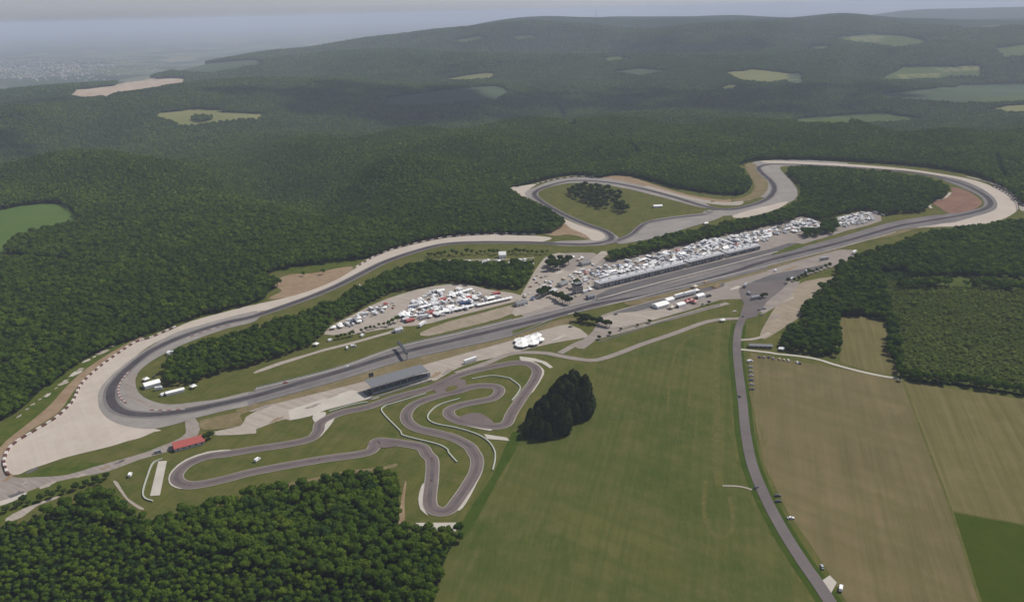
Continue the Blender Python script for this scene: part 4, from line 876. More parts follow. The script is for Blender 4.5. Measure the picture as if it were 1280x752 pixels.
def fill(s, n, mind, mix, where, group, seed, base=ANG, jit=.25):
    rn = random.Random(seed); kinds, wts = zip(*mix.items())
    for x, y in rand_in(G(s), n, mind, rn):
        kind = rn.choices(kinds, wts)[0]; cl = STORE[kind]
        c = 'white' if rn.random() < (.38 if kind == 'car' else .80) else rn.choice([q for q in cl if q != 'red' or kind in ('car', 'gazebo')])
        rz = base + rn.choice((0, math.pi / 2, math.pi / 2, math.pi, -math.pi / 2)) + rn.uniform(-jit, jit)
        place(kind, c, x, y, rz, f'small {COLN[c]} {NICE[kind]} {where}', f'{COLN[c]} {NICE[kind]}s {group}', 0.2, rn.uniform(.9, 1.15) if kind != 'car' else 1)
fill('21 470,585 640,545 850,495 1000,448 1280,402 1280,450 1130,496 1000,515 840,560 640,600 560,615 440,645', 260, 4.8, {'motorhome': 5, 'van': 3, 'gazebo': 4, 'awning_tent': 1.6, 'car': 2, 'lorry': .6}, 'packed into the long paddock behind the pit building', 'in the long paddock', 1)
fill('p 960,288 975,284 1002,274 1022,279 1030,284 1005,292 985,292 960,297', 80, 4.6, {'motorhome': 5, 'van': 3, 'gazebo': 3, 'car': 3}, 'in the block at the right end of the pit paddock', 'at the right end of the paddock', 2)
fill('p 1036,276 1050,273 1075,267 1088,268 1096,275 1080,280 1055,285 1046,283', 75, 4.6, {'motorhome': 6, 'van': 3, 'gazebo': 2, 'car': 2}, 'in the separate camp between the wood and the straight', 'in the camp at the wood edge', 3)
fill('p 1092,266 1098,262 1110,263 1112,267 1100,270', 6, 5.4, {'motorhome': 4, 'van': 2}, 'in the last small group at the wood edge', 'in the last group', 4)
fill('p 505,403 500,392 520,376 540,365 575,362 600,368 632,370 612,378 575,390 540,398', 120, 4.1, {'motorhome': 4, 'van': 3, 'awning_tent': 3, 'lorry': 2, 'car': 4, 'gazebo': 3}, 'on the lower paddock left of the paddock square', 'in the lower paddock', 5)
fill('p 414,412 440,398 470,384 490,376 495,384 470,394 440,408', 32, 5.2, {'motorhome': 3, 'van': 3, 'car': 4, 'gazebo': 2}, 'on the far left tip of the lower paddock', 'at the tip of the lower paddock', 6)
fill('p 585,328 600,326 640,326 662,326 668,331 640,331 600,332', 24, 5.5, {'motorhome': 3, 'van': 3, 'gazebo': 2}, 'under the trees of the camping lane', 'on the camping lane', 7)
fill('p 712,345 745,330 760,328 752,345 735,352 742,362 720,372 705,370', 48, 4.8, {'van': 3, 'car': 6, 'motorhome': 3, 'gazebo': 2}, 'around the control tower in the paddock square', 'around the control tower', 8)
fill('p 668,345 690,345 705,350 690,362 672,372 655,384 650,378 662,360', 24, 5.5, {'van': 3, 'car': 6, 'gazebo': 1}, 'on the gravel square left of the control tower', 'on the gravel square', 9)
fill('p 715,322 728,320 728,326 716,330', 4, 7, {'van': 2, 'gazebo': 2}, 'by the dark clump under the upper track', 'by the dark clump', 10)
# rows of white awnings in the lower paddock
def W2(u, v): return W(u, v)[:2]
def long_canopy(p0, p1, wd, mats, label, cat='tent', name='marquee', eave=2.8, peak=4.0, group=None):
    a, b = np.array(p0), np.array(p1); L = np.linalg.norm(b - a); m = (a + b) / 2; rz = math.atan2(b[1] - a[1], b[0] - a[0])
    o = empty(name, (m[0], m[1], 0.2), rz); y = wd / 2; mb = MB()
    n = max(2, int(L / 5)); xs = np.linspace(-L / 2, L / 2, n + 1)
    for i in range(n):
        x0, x1 = xs[i] + .03, xs[i + 1] - .03
        mb.add([(x0, -y, eave), (x1, -y, eave), (x1, y, eave), (x0, y, eave), ((x0 + x1) / 2, 0, peak), (x0, -y, eave - .4), (x1, -y, eave - .4), (x1, y, eave - .4), (x0, y, eave - .4)],
               [(0, 1, 4), (1, 2, 4), (2, 3, 4), (3, 0, 4), (5, 6, 1, 0), (7, 8, 3, 2), (6, 7, 2, 1), (8, 5, 0, 3)])
    mb.build('canopy', mats[0], o)
    for x in xs:
        pb = MB()
        for s in (-1, 1): pb.cyl((x * .995, s * (y - .1), -.2), (x * .995, s * (y - .1), eave), .07, .07, 5)
        pb.build('pole_pair', mats[1], o)
    return tag(o, label, cat, group)
long_canopy(W2(556, 392), W2(592, 384), 5, (CANVAS, STEEL), 'long row of white peaked awnings at the lower edge of the lower paddock, left one', group=None)
long_canopy(W2(596, 384), W2(640, 374), 5, (CANVAS, STEEL), 'long row of white peaked awnings at the lower edge of the lower paddock, right one')
long_canopy(W2(560, 372), W2(590, 363), 6, (CANVAS, STEEL), 'white awning row in the upper middle of the lower paddock')
long_canopy(W2(524, 387), W2(548, 380), 6, (CANVAS, STEEL), 'white awning row in the left half of the lower paddock')
for u, v, c, lb in ((538, 392, 'red', 'red ridged tent in the left part of the lower paddock'), (512, 402, 'red', 'red ridged tent at the lower left corner of the lower paddock'),
                    (585, 374, 'red', 'red ridged tent in the middle of the lower paddock'), (620, 368, 'red', 'red ridged tent at the upper right of the lower paddock'), (553, 376, 'red', 'red ridged tent below the upper awning row')):
    p = W2(u, v); place('awning_tent', c, p[0], p[1], ANG + 1.57, lb, None, .15)

# ------------------------------------------------------------------ buildings and things of the circuit
def frame_at(name, u, v, rz):
    p = W(u, v); return empty(name, (p[0], p[1], 0.0), rz)
def pit_block(u0, v0, u1, v1, depth, h, label, white=None):
    a, b = W2(u0, v0), W2(u1, v1); L = float(np.linalg.norm(b - a)); rz = math.atan2(b[1] - a[1], b[0] - a[0])
    o = empty('pit_building', (a[0], a[1], 0.15), rz)
    mb = MB(); mb.box(0, L, .9, depth, 0, h); mb.build('wall', WALLP, o)
    r = MB(); r.box(-.4, L + .4, -1.6, depth + .4, h + .003, h + .45); r.box(0, L, .2, .5, h + .453, h + 1.3); r.build('roof', PALEROOF if white is None else white, o)
    n = int(L / 5.2); wd = L / n
    for i in range(n):
        d = MB(); d.box(i * wd + .5, (i + 1) * wd - .5, .82, .897, .02, 3.0); d.build('garage_door', DKGREY if i % 3 else GREYP, o)
        g = MB(); g.box(i * wd + .6, (i + 1) * wd - .6, .84, .897, 3.6, h - .6); g.build('window', GLASS, o)
        p = MB(); p.box(i * wd - .12, i * wd + .12, -1.3, -1.0, 0, h); p.build('column', PALEROOF, o)
    for i in range(int(L / 14)):
        x = 5 + i * 14; b_ = MB(); b_.box(x, x + 2.2, depth * .55, depth * .55 + 1.6, h + .453, h + 1.7, top=(.1, .1)); b_.build('roof_unit', PALEROOF, o)
    return tag(o, label, 'building')
pit_block(750, 361, 857, 335, 12, 6.2, 'long flat roofed pit building with garage doors, left block beside the control tower')
pit_block(861, 334, 905, 323, 11, 6.6, 'middle block of the pit building with a pale roof', PALEROOF)
pit_block(910, 321.5, 951, 311.5, 11, 5.4, 'right end block of the pit building, lower than the others')
long_canopy(W2(752, 353), W2(772, 347), 7, (WHITE, STEEL), 'white canopy standing behind the left end of the pit building', name='canopy_tent')
long_canopy(W2(838, 333), W2(872, 324), 6, (WHITE, STEEL), 'long white canopy standing behind the middle of the pit building', name='canopy_tent')
def tower(u, v, rz):
    o = frame_at('control_tower', u, v, rz)
    b = MB(); b.box(-5, 5, -4, 4, 0, 9); b.build('wall', WALLP, o)
    for z in (1.2, 4.2, 7.0):
        g = MB(); g.box(-4.6, 4.6, -4.06, -4.003, z, z + 1.4); g.box(-5.06, -5.003, -3.6, 3.6, z, z + 1.4); g.build('window', GLASS, o)
    c = MB(); c.box(-4, 4, -3.2, 3.2, 9.003, 12); c.build('control_room', GLASS, o)
    r = MB(); r.box(-4.6, 4.6, -3.8, 3.8, 12.003, 12.4); r.cyl((0, 0, 12.4), (0, 0, 16), .08); r.build('roof', ROOFG, o)
    return tag(o, 'three storey control tower with a glazed top room beside the pit building', 'building')
tower(722, 366, ANG)
def house(u, v, rz, L, wd, h, ridge, wallm, roofm, label, cat='building', name='building', win=True):
    o = frame_at(name, u, v, rz); x, y = L / 2, wd / 2
    b = MB(); b.box(-x, x, -y, y, 0, h)
    for s in (-1, 1): b.add([(s * x, -y, h), (s * x, y, h), (s * x, 0, h + ridge - .1)], [(0, 1, 2) if s > 0 else (2, 1, 0)])
    b.build('wall', wallm, o)
    r = MB(); e = .6; hz = h + ridge; zz = h - ridge * e / y
    for s in (-1, 1):
        r.add([(-x - .5, s * (y + e), zz), (x + .5, s * (y + e), zz), (x + .5, 0, hz), (-x - .5, 0, hz), (-x - .5, s * (y + e), zz + .2), (x + .5, s * (y + e), zz + .2), (x + .5, 0, hz + .2), (-x - .5, 0, hz + .2)],
              [(4, 5, 6, 7) if s < 0 else (7, 6, 5, 4), (0, 1, 5, 4), (0, 4, 7, 3), (1, 2, 6, 5), (3, 2, 1, 0)])
    r.build('roof', roofm, o)
    if win:
        n = max(2, int(L / 4))
        for i in range(n):
            xx = -x + (i + .5) * L / n
            g = MB(); g.box(xx - .6, xx + .6, -y - .05, -y - .003, 1.0, min(h - .4, 2.2)); g.build('window', GLASS, o)
        d = MB(); d.box(-x - .05, -x - .003, -.6, .6, .02, 2.1); d.build('door', DKGREY, o)
    return tag(o, label, cat)
p0, p1 = W2(219, 562), W2(252, 553); RZ = math.atan2(p1[1] - p0[1], p1[0] - p0[0])
house(236, 556, RZ, 22, 11, 3.0, 2.6, WALLP, REDROOF, 'long low building with a red sheet roof beside the hairpin access road')
house(651, 381, ANG, 14, 8, 3.5, 1.6, WALLP, ROOFG, 'small grey roofed building above the straight at the end of the lower paddock')
house(498, 414, ANG, 8, 6, 3.0, 1.2, WHITE, PALEROOF, 'small white hut beside the round tree below the lower paddock', 'hut', 'hut')
house(690, 327, ANG, 10, 7, 3.2, 1.8, WALLP, PALEROOF, 'pale building beside the dark clump above the paddock square')
house(731, 331, ANG, 14, 9, 4, 1.6, WALLP, ROOFG, 'grey roofed building at the top left end of the pit paddock')
house(703, 357, ANG + .3, 12, 8, 3.6, 1.6, WALLP, ROOFG, 'grey roofed building in the middle of the paddock square')
house(690, 366, ANG, 10, 7, 3.4, 1.6, WALLP, PALEROOF, 'small pale roofed building left of the control tower')
house(738, 373, ANG, 9, 6, 4.0, 1.0, GREYP, ROOFG, 'small grey timing building beside the straight under the control tower')
house(628, 322, ANG - .5, 9, 9, 5.5, 3.2, WHITE, CANVAS, 'tall white pavilion between the camping lane and the upper track', 'pavilion', 'pavilion')
house(822, 259, .1, 14, 7, 3.0, 1.3, WHITE, CANVAS, 'white pavilion on the grass inside the far loop', 'pavilion', 'pavilion')
house(882, 280.5, ANG, 7, 4, 2.5, .8, WALLP, CANVAS, 'small pale cabin between the far loop and the hedge of trees', 'hut', 'hut', False)
house(950.5, 434, math.radians(-9), 21, 5, 2.6, 1.0, WOOD, ROOFG, 'long low dark shed beside the dirt path at the road', 'shed', 'shed')
house(190, 482, ANG + .1, 13, 8, 3.2, 1.6, CANVAS, CANVAS, 'white hall tent inside the left hairpin', 'tent', 'hall_tent', False)
house(219, 491, ANG, 15, 4, 2.5, .6, WHITE, CANVAS, 'long white awning inside the hairpin beside the wood', 'tent', 'awning_tent', False)
for k_, (u, v, kd, c, lb) in enumerate(((183, 476, 'gazebo', 'white', 'white gazebo above the hall tent inside the hairpin'), (193, 471, 'car', 'dark', 'dark car above the hall tent inside the hairpin'),
        (199, 487, 'motorhome', 'white', 'white motorhome right of the hall tent inside the hairpin'), (204, 494, 'van', 'white', 'white van below the hall tent inside the hairpin'), (242, 485, 'gazebo', 'white', 'white gazebo at the lower corner of the infield wood'),
        (211, 443, 'motorhome', 'white', 'white motorhome at the upper corner of the infield wood, left one'), (217, 442, 'motorhome', 'white', 'white motorhome at the upper corner of the infield wood, right one'),
        (395, 432, 'gazebo', 'white', 'white gazebo between the infield wood and the grass of the straight'), (413, 426, 'van', 'white', 'white van at the lower tip of the infield wood'),
        (434, 436, 'van', 'white', 'white van on the grass above the straight, left of two'), (442, 433.5, 'van', 'white', 'white van on the grass above the straight, right of two'), (453, 420, 'van', 'white', 'white van by the row of small trees below the lower paddock'),
        (449, 358, 'van', 'white', 'white van between the left curve and the infield wood'), (494, 341, 'motorhome', 'white', 'white motorhome at the upper edge of the infield wood'), (527, 340, 'lorry', 'white', 'white lorry inside the infield wood'),
        (528, 407, 'lorry', 'white', 'white lorry on the dry verge below the lower paddock'), (1015, 389, 'van', 'white', 'white van at the edge of the trees right of the dirt lot'),
        (903, 402, 'gazebo', 'white', 'white gazebo at the corner of the meadow by the access road'), (918, 390, 'car', 'white', 'white car by the junction at the top of the access road'),
        (976.5, 438, 'gazebo', 'white', 'white gazebo beside the dark trees on the dirt path'), (170 * 0 + 969.5, 339, 'van', 'white', 'white van alone in the grey service yard'),
        (936, 368, 'motorhome', 'silver', 'silver motorhome parked at the road junction'), (945, 374, 'lorry', 'silver', 'silver lorry parked at the road junction'), (932, 358, 'lorry', 'silver', 'silver lorry above the road junction in the service yard'),
        (990, 350, 'motorhome', 'white', 'white motorhome in front of the hedge of the service yard'), (1008, 340, 'van', 'white', 'white van at the hedge of the service yard'), (1030, 325, 'lorry', 'silver', 'silver lorry at the right end of the service yard'),
        (1049, 343.5, 'van', 'white', 'white van beside the trees above the dirt lot'), (1068, 317, 'lorry', 'white', 'white lorry at the right tip of the grey service yard'),
        (162, 595, 'gazebo', 'white', 'white gazebo on the grass left of the concrete slab') if False else (163, 594.5, 'van', 'white', 'small white van on the grass left of the concrete slab'),
        (198, 566, 'van', 'silver', 'silver van on the access road left of the red roof'), (322, 575.5, 'van', 'white', 'small white van on the grass between the kart track legs'))):
    p = W2(u, v); place(kd, c, p[0], p[1], ANG + (0.3, 1.2, -.2, .6)[k_ % 4], lb, None, .25, 1.0)
# tents south of the straight
house(825.5, 383, ANG, 17, 10, 3.2, 1.8, CANVAS, CANVAS, 'largest white hall tent in the service yard south of the straight', 'tent', 'hall_tent', False)
for u, v, kd, c, lb in ((836, 377, 'awning_tent', 'white', 'white ridged tent right behind the largest hall tent'), (850, 372, 'lorry', 'white', 'white lorry in the yard, left of two end to end'), (862, 369, 'lorry', 'white', 'white lorry in the yard, right of two end to end'),
                        (850, 383, 'awning_tent', 'white', 'white ridged tent between the two red tents and the road'), (839, 386, 'gazebo', 'beige', 'beige gazebo in front of the hall tent'), (858, 379, 'gazebo', 'red', 'red gazebo among the white tents of the yard, left one'),
                        (863, 377, 'gazebo', 'red', 'red gazebo among the white tents of the yard, middle one'), (868, 379, 'gazebo', 'red', 'red gazebo among the white tents of the yard, right one'), (870, 365, 'gazebo', 'white', 'white gazebo above the red gazebos'),
                        (874, 372, 'awning_tent', 'white', 'white ridged tent right of the red gazebos'), (868, 360, 'gazebo', 'beige', 'beige gazebo at the top of the yard'), (886, 371, 'van', 'dark', 'dark van at the right end of the yard tents'), (770, 393.5, 'car', 'dark', 'dark car on the packed gravel lot'),
                        (713, 409, 'car', 'dark', 'dark car at the corner of the beige lot')):
    p = W2(u, v); place(kd, c, p[0], p[1], ANG + (1.57 if kd == 'awning_tent' else 0), lb, None, .25, 1.25 if kd != 'car' else 1)
# spoil heaps in the yard
for u, v, r, lb in ((895, 358.5, 7, 'brown heap of soil in the yard, larger one'), (882, 353, 4.5, 'brown heap of soil by the straight, smaller one'), (891, 252, 5, 'brown heap of soil beside the far loop')):
    p = W(u, v); bm = bmesh.new(); bmesh.ops.create_icosphere(bm, subdivisions=3, radius=1)
    rg = random.Random(int(u)); 
    for q in bm.verts:
        k = 1 + .18 * math.sin(q.co.x * 5 + u) * math.cos(q.co.y * 6) + rg.uniform(-.05, .05); q.co = Vector((q.co.x * r * k, q.co.y * r * .6 * k, max(-.1, q.co.z * r * .35 * k)))
    me = bpy.data.meshes.new('soil_heap'); bm.to_mesh(me); bm.free(); me.materials.append(DIRT); o = bpy.data.objects.new('soil_heap', me); COL.objects.link(o); o.location = (p[0], p[1], .2); o.rotation_euler.z = ANG
    tag(o, lb, 'heap')
# big white marquee with many peaks
def marquee(u, v, rz):
    o = frame_at('marquee', u, v, rz); mb = MB()
    cells = [(-12, -4, 11), (-1, -6, 11), (-7, 5, 11), (4, 4, 11), (13, 6, 8), (9, -4, 8)]
    for cx, cy, w_ in cells:
        n = 8; pr = [(1.0, 2.6), (.98, 3.0), (.62, 3.7), (.30, 4.5), (.06, 5.6)]
        vs = []; fs = []
        for r_, z in pr:
            for i in range(n):
                a = 6.2832 * (i + .5) / n; vs.append((cx + math.cos(a) * r_ * w_ * .66, cy + math.sin(a) * r_ * w_ * .66, z + .01 * cx))
        for k in range(len(pr) - 1):
            for i in range(n): fs.append((k * n + i, k * n + (i + 1) % n, (k + 1) * n + (i + 1) % n, (k + 1) * n + i))
        fs.append(tuple(range(4 * n, 5 * n))); mb.add(vs, fs)
    mb.build('canopy', CANVAS, o, False)
    for cx, cy, w_ in cells:
        pb = MB(); pb.cyl((cx, cy, 0), (cx, cy, 6.2), .12, .08, 6)
        for i in range(8):
            a = 6.2832 * (i + .5) / 8; pb.cyl((cx + math.cos(a) * w_ * .65, cy + math.sin(a) * w_ * .65, 0), (cx + math.cos(a) * w_ * .65, cy + math.sin(a) * w_ * .65, 2.7), .07, .07, 5)
        pb.build('pole_frame', STEEL, o)
    return tag(o, 'large white marquee with several peaks on the beige lot beside the straight', 'tent')
marquee(662, 428, ANG)
def trailer(u, v, rz):
    o = frame_at('semi_trailer', u, v, rz)
    b = MB(); b.box(-7, 7, -1.3, 1.3, 1.1, 4.0); b.build('body', WHITE, o)
    c = MB(); c.box(-6.9, 6.6, -.6, .6, .75, 1.097); c.build('chassis', DKGREY, o)
    for x in (-5.6, -4.4, -3.2):
        for s in (-1, 1):
            w_ = MB(); w_.cyl((x, s * .95, .5), (x, s * 1.28, .5), .5, .5, 12); w_.build('wheel', RUBB, o)
    l = MB(); l.box(4.4, 4.6, -.9, -.7, 0, 1.097); l.box(4.4, 4.6, .7, .9, 0, 1.097); l.build('landing_legs', STEEL, o)
    return tag(o, 'white box semi trailer parked alone on the beige lot', 'trailer')
trailer(588, 452.5, ANG + .1)
# grandstand: tiers facing the straight, roof over them, dark back towards us
ga, gb = W2(466, 494), W2(534, 474)
GAN = math.atan2(gb[1] - ga[1], gb[0] - ga[0]); GL = float(np.linalg.norm(gb - ga))
def grandstand():
    o = empty('grandstand', (ga[0], ga[1], 0.1), GAN); L = GL; dp = 12.5
    t = MB()
    for i in range(9): t.box(0, L, dp - 1.3 * (i + 1), dp - 1.3 * i, 0, .8 + .55 * i - .001 * i)
    t.build('seating_tiers', SEATM, o)
    for i in range(9):
        s = MB(); s.box(.5, L - .5, dp - 1.3 * (i + 1) + .4, dp - 1.3 * (i + 1) + .8, .8 + .55 * i + .003, 1.15 + .55 * i); s.build('bench', GREYP, o)
    b = MB(); b.box(-.2, L + .2, -.2, .15, 0.0, 2.6); b.box(0, L, -.12, .10, 2.603, 5.8, 1); b.build('back_wall', [GREYP, DKGREY], o)  # shade put into the colour: upper wall darker, lower band paler as if lit
    for i in range(9):
        x = L * i / 8; p = MB(); p.box(x - .18, x + .18, -.75, -.35, 0, 8.2); p.cyl((x, -.5, 8.1), (x, dp - 1.5, 9.3), .14, .12, 6); p.build('post', STEEL, o)
    r = MB(); r.add([(-1, -1.4, 8.4), (L + 1, -1.4, 8.4), (L + 1, dp + .5, 9.6), (-1, dp + .5, 9.6), (-1, -1.4, 8.75), (L + 1, -1.4, 8.75), (L + 1, dp + .5, 9.95), (-1, dp + .5, 9.95)],
                    [(3, 2, 1, 0), (4, 5, 6, 7), (0, 1, 5, 4), (1, 2, 6, 5), (2, 3, 7, 6), (3, 0, 4, 7)]); r.build('roof', ROOFG, o)
    for x in np.linspace(-1, L + 1, 22):
        q = MB(); q.add([(x - .06, -1.41, 8.755), (x + .06, -1.41, 8.755), (x + .06, dp + .51, 9.955), (x - .06, dp + .51, 9.955), (x, -1.41, 8.84), (x, dp + .51, 10.04)], [(0, 4, 5, 3), (1, 2, 5, 4), (0, 1, 4), (3, 5, 2)]); q.build('roof_seam', PALEROOF, o)
    for x0 in (-4.2, L + .4):
        s = MB()
        for i in range(10): s.box(x0, x0 + 3.6, 1 + i * 1.0, 2 + i * 1.0 - .002, 0, 5.4 - i * .5)
        s.build('stairs', DKGREY if x0 < 0 else GREYP, o)
    return tag(o, 'covered grandstand with a long grey roof and dark back beside the straight', 'grandstand')
grandstand()
wall_o = wall_along('retaining_wall', G('12 560,497 600,485 860,404 880,400'), 1.6, .5, CONC); tag(wall_o, 'long pale low wall behind the grandstand', 'wall')
# gantry, sign tower
def gantry():
    a, b = W2(498.5, 435), W2(509, 450); L = float(np.linalg.norm(b - a)); o = empty('gantry', (a[0], a[1], .1), math.atan2(b[1] - a[1], b[0] - a[0]))
    for x in (0, L):
        p = MB()
        for s in (-.6, .6): p.cyl((x, s, 0), (x, s, 7.5), .16, .16, 6)
        for z in (1.5, 3.5, 5.5): p.cyl((x, -.6, z), (x, .6, z + 1.2), .07, .07, 5)
        p.build('post', DKGREY, o)
    t = MB(); t.box(-.4, L + .4, -.9, .9, 5.9, 7.7); t.build('beam', DKGREY, o)
    s = MB(); s.box(1, L - 1, .903, 1.0, 5.4, 8.2); s.build('sign_panel', GREYP, o)
    return tag(o, 'dark gantry bridging the start straight above the grandstand', 'gantry')
gantry()
def sign_tower():
    o = frame_at('score_tower', 464.5, 476, GAN)
    for s in (-1.2, 1.2):
        p = MB(); p.box(s - .15, s + .15, -.15, .15, 0, 5); p.build('post', STEEL, o)
    b = MB(); b.box(-2.2, 2.2, -.35, .35, 4.2, 8.2); b.build('board', DKGREY, o)
    return tag(o, 'dark score board on two posts at the left end of the grandstand', 'sign')
sign_tower()
# walls and barriers
for s, lb in (('12 850,465 700,510 640,530 634,560 720,650 742,676 900,716 955,742 13 965,10 1005,55', 'long pale tyre wall winding from the kart paddock to the middle hairpin'),
              ('12 1020,490 920,520 872,555 860,590 900,616 1000,636 1100,666 1160,702 1192,748 13 1196,40 1184,95', 'long pale tyre wall around the second kart hairpin towards the field'),
              ('12 1080,392 1180,376 1260,387 22 0,397 40,430 30,462 0,500', 'thin pale tyre wall inside the last kart corner'),
              ('03 812,40 766,60 740,120 716,200 726,236 765,250', 'pale bent tyre wall left of the concrete slab'),
              ('12 365,555 480,522 560,508', 'pale wall between the concrete terrace and the kart pit lane')):
    tag(wall_along('tyre_wall', smooth(G(s), False, 5), 1.0, 1.0, GREENW), lb, 'barrier')
tag(wall_along('pit_wall', smooth(G('p 745,375.5 800,361 860,345.5 920,330 965,318.5'), False, 4), 1.1, .5, CONC), 'pale pit wall between the pit lane and the start straight', 'wall')
tag(wall_along('guard_rail', smooth(G('12 0,435 230,380 450,320 720,224 1000,160 1280,91'), False, 3), .8, .3, PALEROOF), 'steel guard rail along the infield side of the straight', 'barrier')
tag(wall_along('guard_rail', smooth(G('12 0,514 400,404 720,305 1000,240 1280,177 22 200,107'), False, 3), .8, .3, STEEL), 'steel guard rail along the grandstand side of the straight', 'barrier')
tag(wall_along('guard_rail', smooth(G('p 720,391 785,375 860,356 960,331 1050,308'), False, 3), .8, .3, STEEL), 'steel guard rail on the service yard side of the straight', 'barrier')
tag(wall_along('fence', G('22 432,207 560,168 720,116 900,62 1040,22'), 1.4, .15, CONC), 'long pale fence between the perimeter road and the meadow bank', 'fence')
# white and red tyre stacks at the edge of the gravel
def tyre_blocks(s, seg, lab, grp, white=True):
    P = np.array(smooth(G(s), False, 8)); L = np.concatenate([[0], np.cumsum(np.linalg.norm(np.diff(P, axis=0), axis=1))])
    n = int(L[-1] / seg)
    for i in range(n):
        t = (i + .5) * seg; x = np.interp(t, L, P[:, 0]); y = np.interp(t, L, P[:, 1]); x2 = np.interp(t + .5, L, P[:, 0]); y2 = np.interp(t + .5, L, P[:, 1])
        wh = i % 2 == 0
        o = bpy.data.objects.new('tyre_stack', TB[wh]); COL.objects.link(o); o.location = (x, y, .15); o.rotation_euler.z = math.atan2(y2 - y, x2 - x); o.scale = (seg / 4., 1, 1)
        tag(o, ('white' if wh else 'dark red') + ' tyre stack ' + lab, 'tyre barrier', ('white' if wh else 'red') + ' tyre stacks ' + grp)
def tyre_block(m):
    mb = MB()
    for i in range(3):
        for j in range(2):
            for k in range(3): mb.cyl((-1.33 + i * 1.33, -.42 + j * .84, k * .5), (-1.33 + i * 1.33, -.42 + j * .84, k * .5 + .46), .62, .62, 8)
    return proto(mb, 'tyre_stack', [m])
TB = {True: tyre_block(TYREW), False: tyre_block(TYRER)}
tyre_blocks('02 880,130 760,183 680,208 600,258 510,323 440,383 400,430 372,490 342,530 275,590 185,645 85,705 42,745 03 28,25 22,60 40,112 68,126', 5.0, 'in the barrier round the left hairpin gravel trap', 'round the left hairpin')
tyre_blocks('11 500,586 600,528 700,491 800,466 950,436 1100,422 1280,418 21 130,424', 7.0, 'along the forest edge above the left curve', 'above the left curve')
tyre_blocks(L4('300,172 400,148 520,133 620,133').replace('p ', 'p '), 8.0, 'at the top of the far loop', 'at the top of the far loop')
tyre_blocks('31 1246,298 1238,262 1190,217 1120,180', 7.0, 'at the outer edge of the right hand bend', 'at the outer edge of the right bend')

# ------------------------------------------------------------------ single vehicles near us, with their parts
def car_thing(u, v, rz, colm, label, kind='car', group=None):
    p = W(u, v); o = empty('parked_car' if kind == 'car' else 'parked_van', (p[0], p[1], .15), rz)
    src = car_mesh(None) if kind == 'car' else van_mesh()
    for mi, nm, mt in ((0, 'body', colm), (1, 'windows', GLASS)):
        mb = MB(); ids = [i for i, m in enumerate(src.m) if m == mi]; mp = {}
        for i in ids:
            f = []
            for q in src.f[i]:
                if q not in mp: mp[q] = len(mb.v); mb.v.append(src.v[q])
                f.append(mp[q])
            mb.f.append(tuple(f)); mb.m.append(0)
        mb.build(nm, mt, o)
    h = 2.15 if kind == 'car' else 2.7; y = .9 if kind == 'car' else 1.0
    for sx in (-.62, .62):
        for sy in (-1, 1):
            w_ = MB(); w_.cyl((h * sx, sy * (y - .22), .34), (h * sx, sy * (y + .01), .34), .34, .34, 12); w_.build('wheel', RUBB, o)
    return tag(o, label, kind, group)
RA = math.radians(100)
for i, (v, c, n_) in enumerate(((452.5, WHITE, 'white van'), (459, SILVER, 'silver car first below the white van'), (464.5, GREYP, 'grey car second below the white van'), (470, SILVER, 'silver car in the middle of the roadside row'),
                                (475.5, BLUEP, 'blue car second from the lower end of the roadside row'), (481, SILVER, 'silver car last but one of the roadside row'), (487, DKGREY, 'dark car at the lower end of the roadside row'))):
    car_thing(937.5 + i * .45, v, math.radians(8), c, (n_ + ' in the row beside the access road') if i == 0 else n_, 'van' if i == 0 else 'car', 'vehicles parked in a row beside the access road')
for i, (u, v, c, n_) in enumerate(((949.5, 446.5, DKGREY, 'dark'), (955, 447, GREYP, 'grey'), (961, 447, DKGREY, 'dark'), (966.5, 448.5, SILVER, 'silver'), (974.5, 449.5, BEIGEP, 'beige'), (980, 450.5, BEIGEP, 'beige'), (985.5, 451, WHITE, 'white'), (996.5, 453.5, WHITE, 'white'), (1000, 454.5, DKGREY, 'dark'))):
    lb = ('first', 'second', 'third', 'fourth', 'fifth', 'sixth', 'seventh', 'eighth', 'last')[i]
    car_thing(u, v, math.radians(82), c, f'{n_} car, {lb} from the road in the row below the dirt path', 'car', 'cars parked along the dirt path')
for u, v, rz, c, kd, lb in ((988.5, 648, .05, WHITE, 'car', 'white car alone on the verge beside the road bend'), (945, 610, .6, DKGREY, 'car', 'dark car on the access road at the path junction'),
                            (972, 620, .1, DKGREY, 'car', 'dark car on the verge, upper of the pair'), (973, 627, .1, DKGREY, 'car', 'dark car on the verge, lower of the pair'),
                            (1051, 736, 1.1, WHITE, 'van', 'white van beside the pale slab at the bottom right'), (1027.5, 709, 1.4, SILVER, 'car', 'small silver car above the pale slab'),
                            (949, 388, .3, DKGREY, 'car', 'dark car by the dirt lot, left one'), (955, 386.5, .3, BLUEP, 'car', 'blue car by the dirt lot, right one'), (952, 394, .3, SILVER, 'car', 'silver car by the dirt lot, lower one'),
                            (928.5, 396, 1.2, DKGREY, 'car', 'dark car driving on the access road near the junction'), (924.5, 496, 1.5, DKGREY, 'car', 'dark car driving on the straight part of the access road'),
                            (357, 479, ANG, REDP, 'car', 'red race car on the start straight, left one'), (433, 458.5, ANG, WHITE, 'car', 'white race car on the start straight, right one')):
    car_thing(u, v, rz, c, lb, kd)
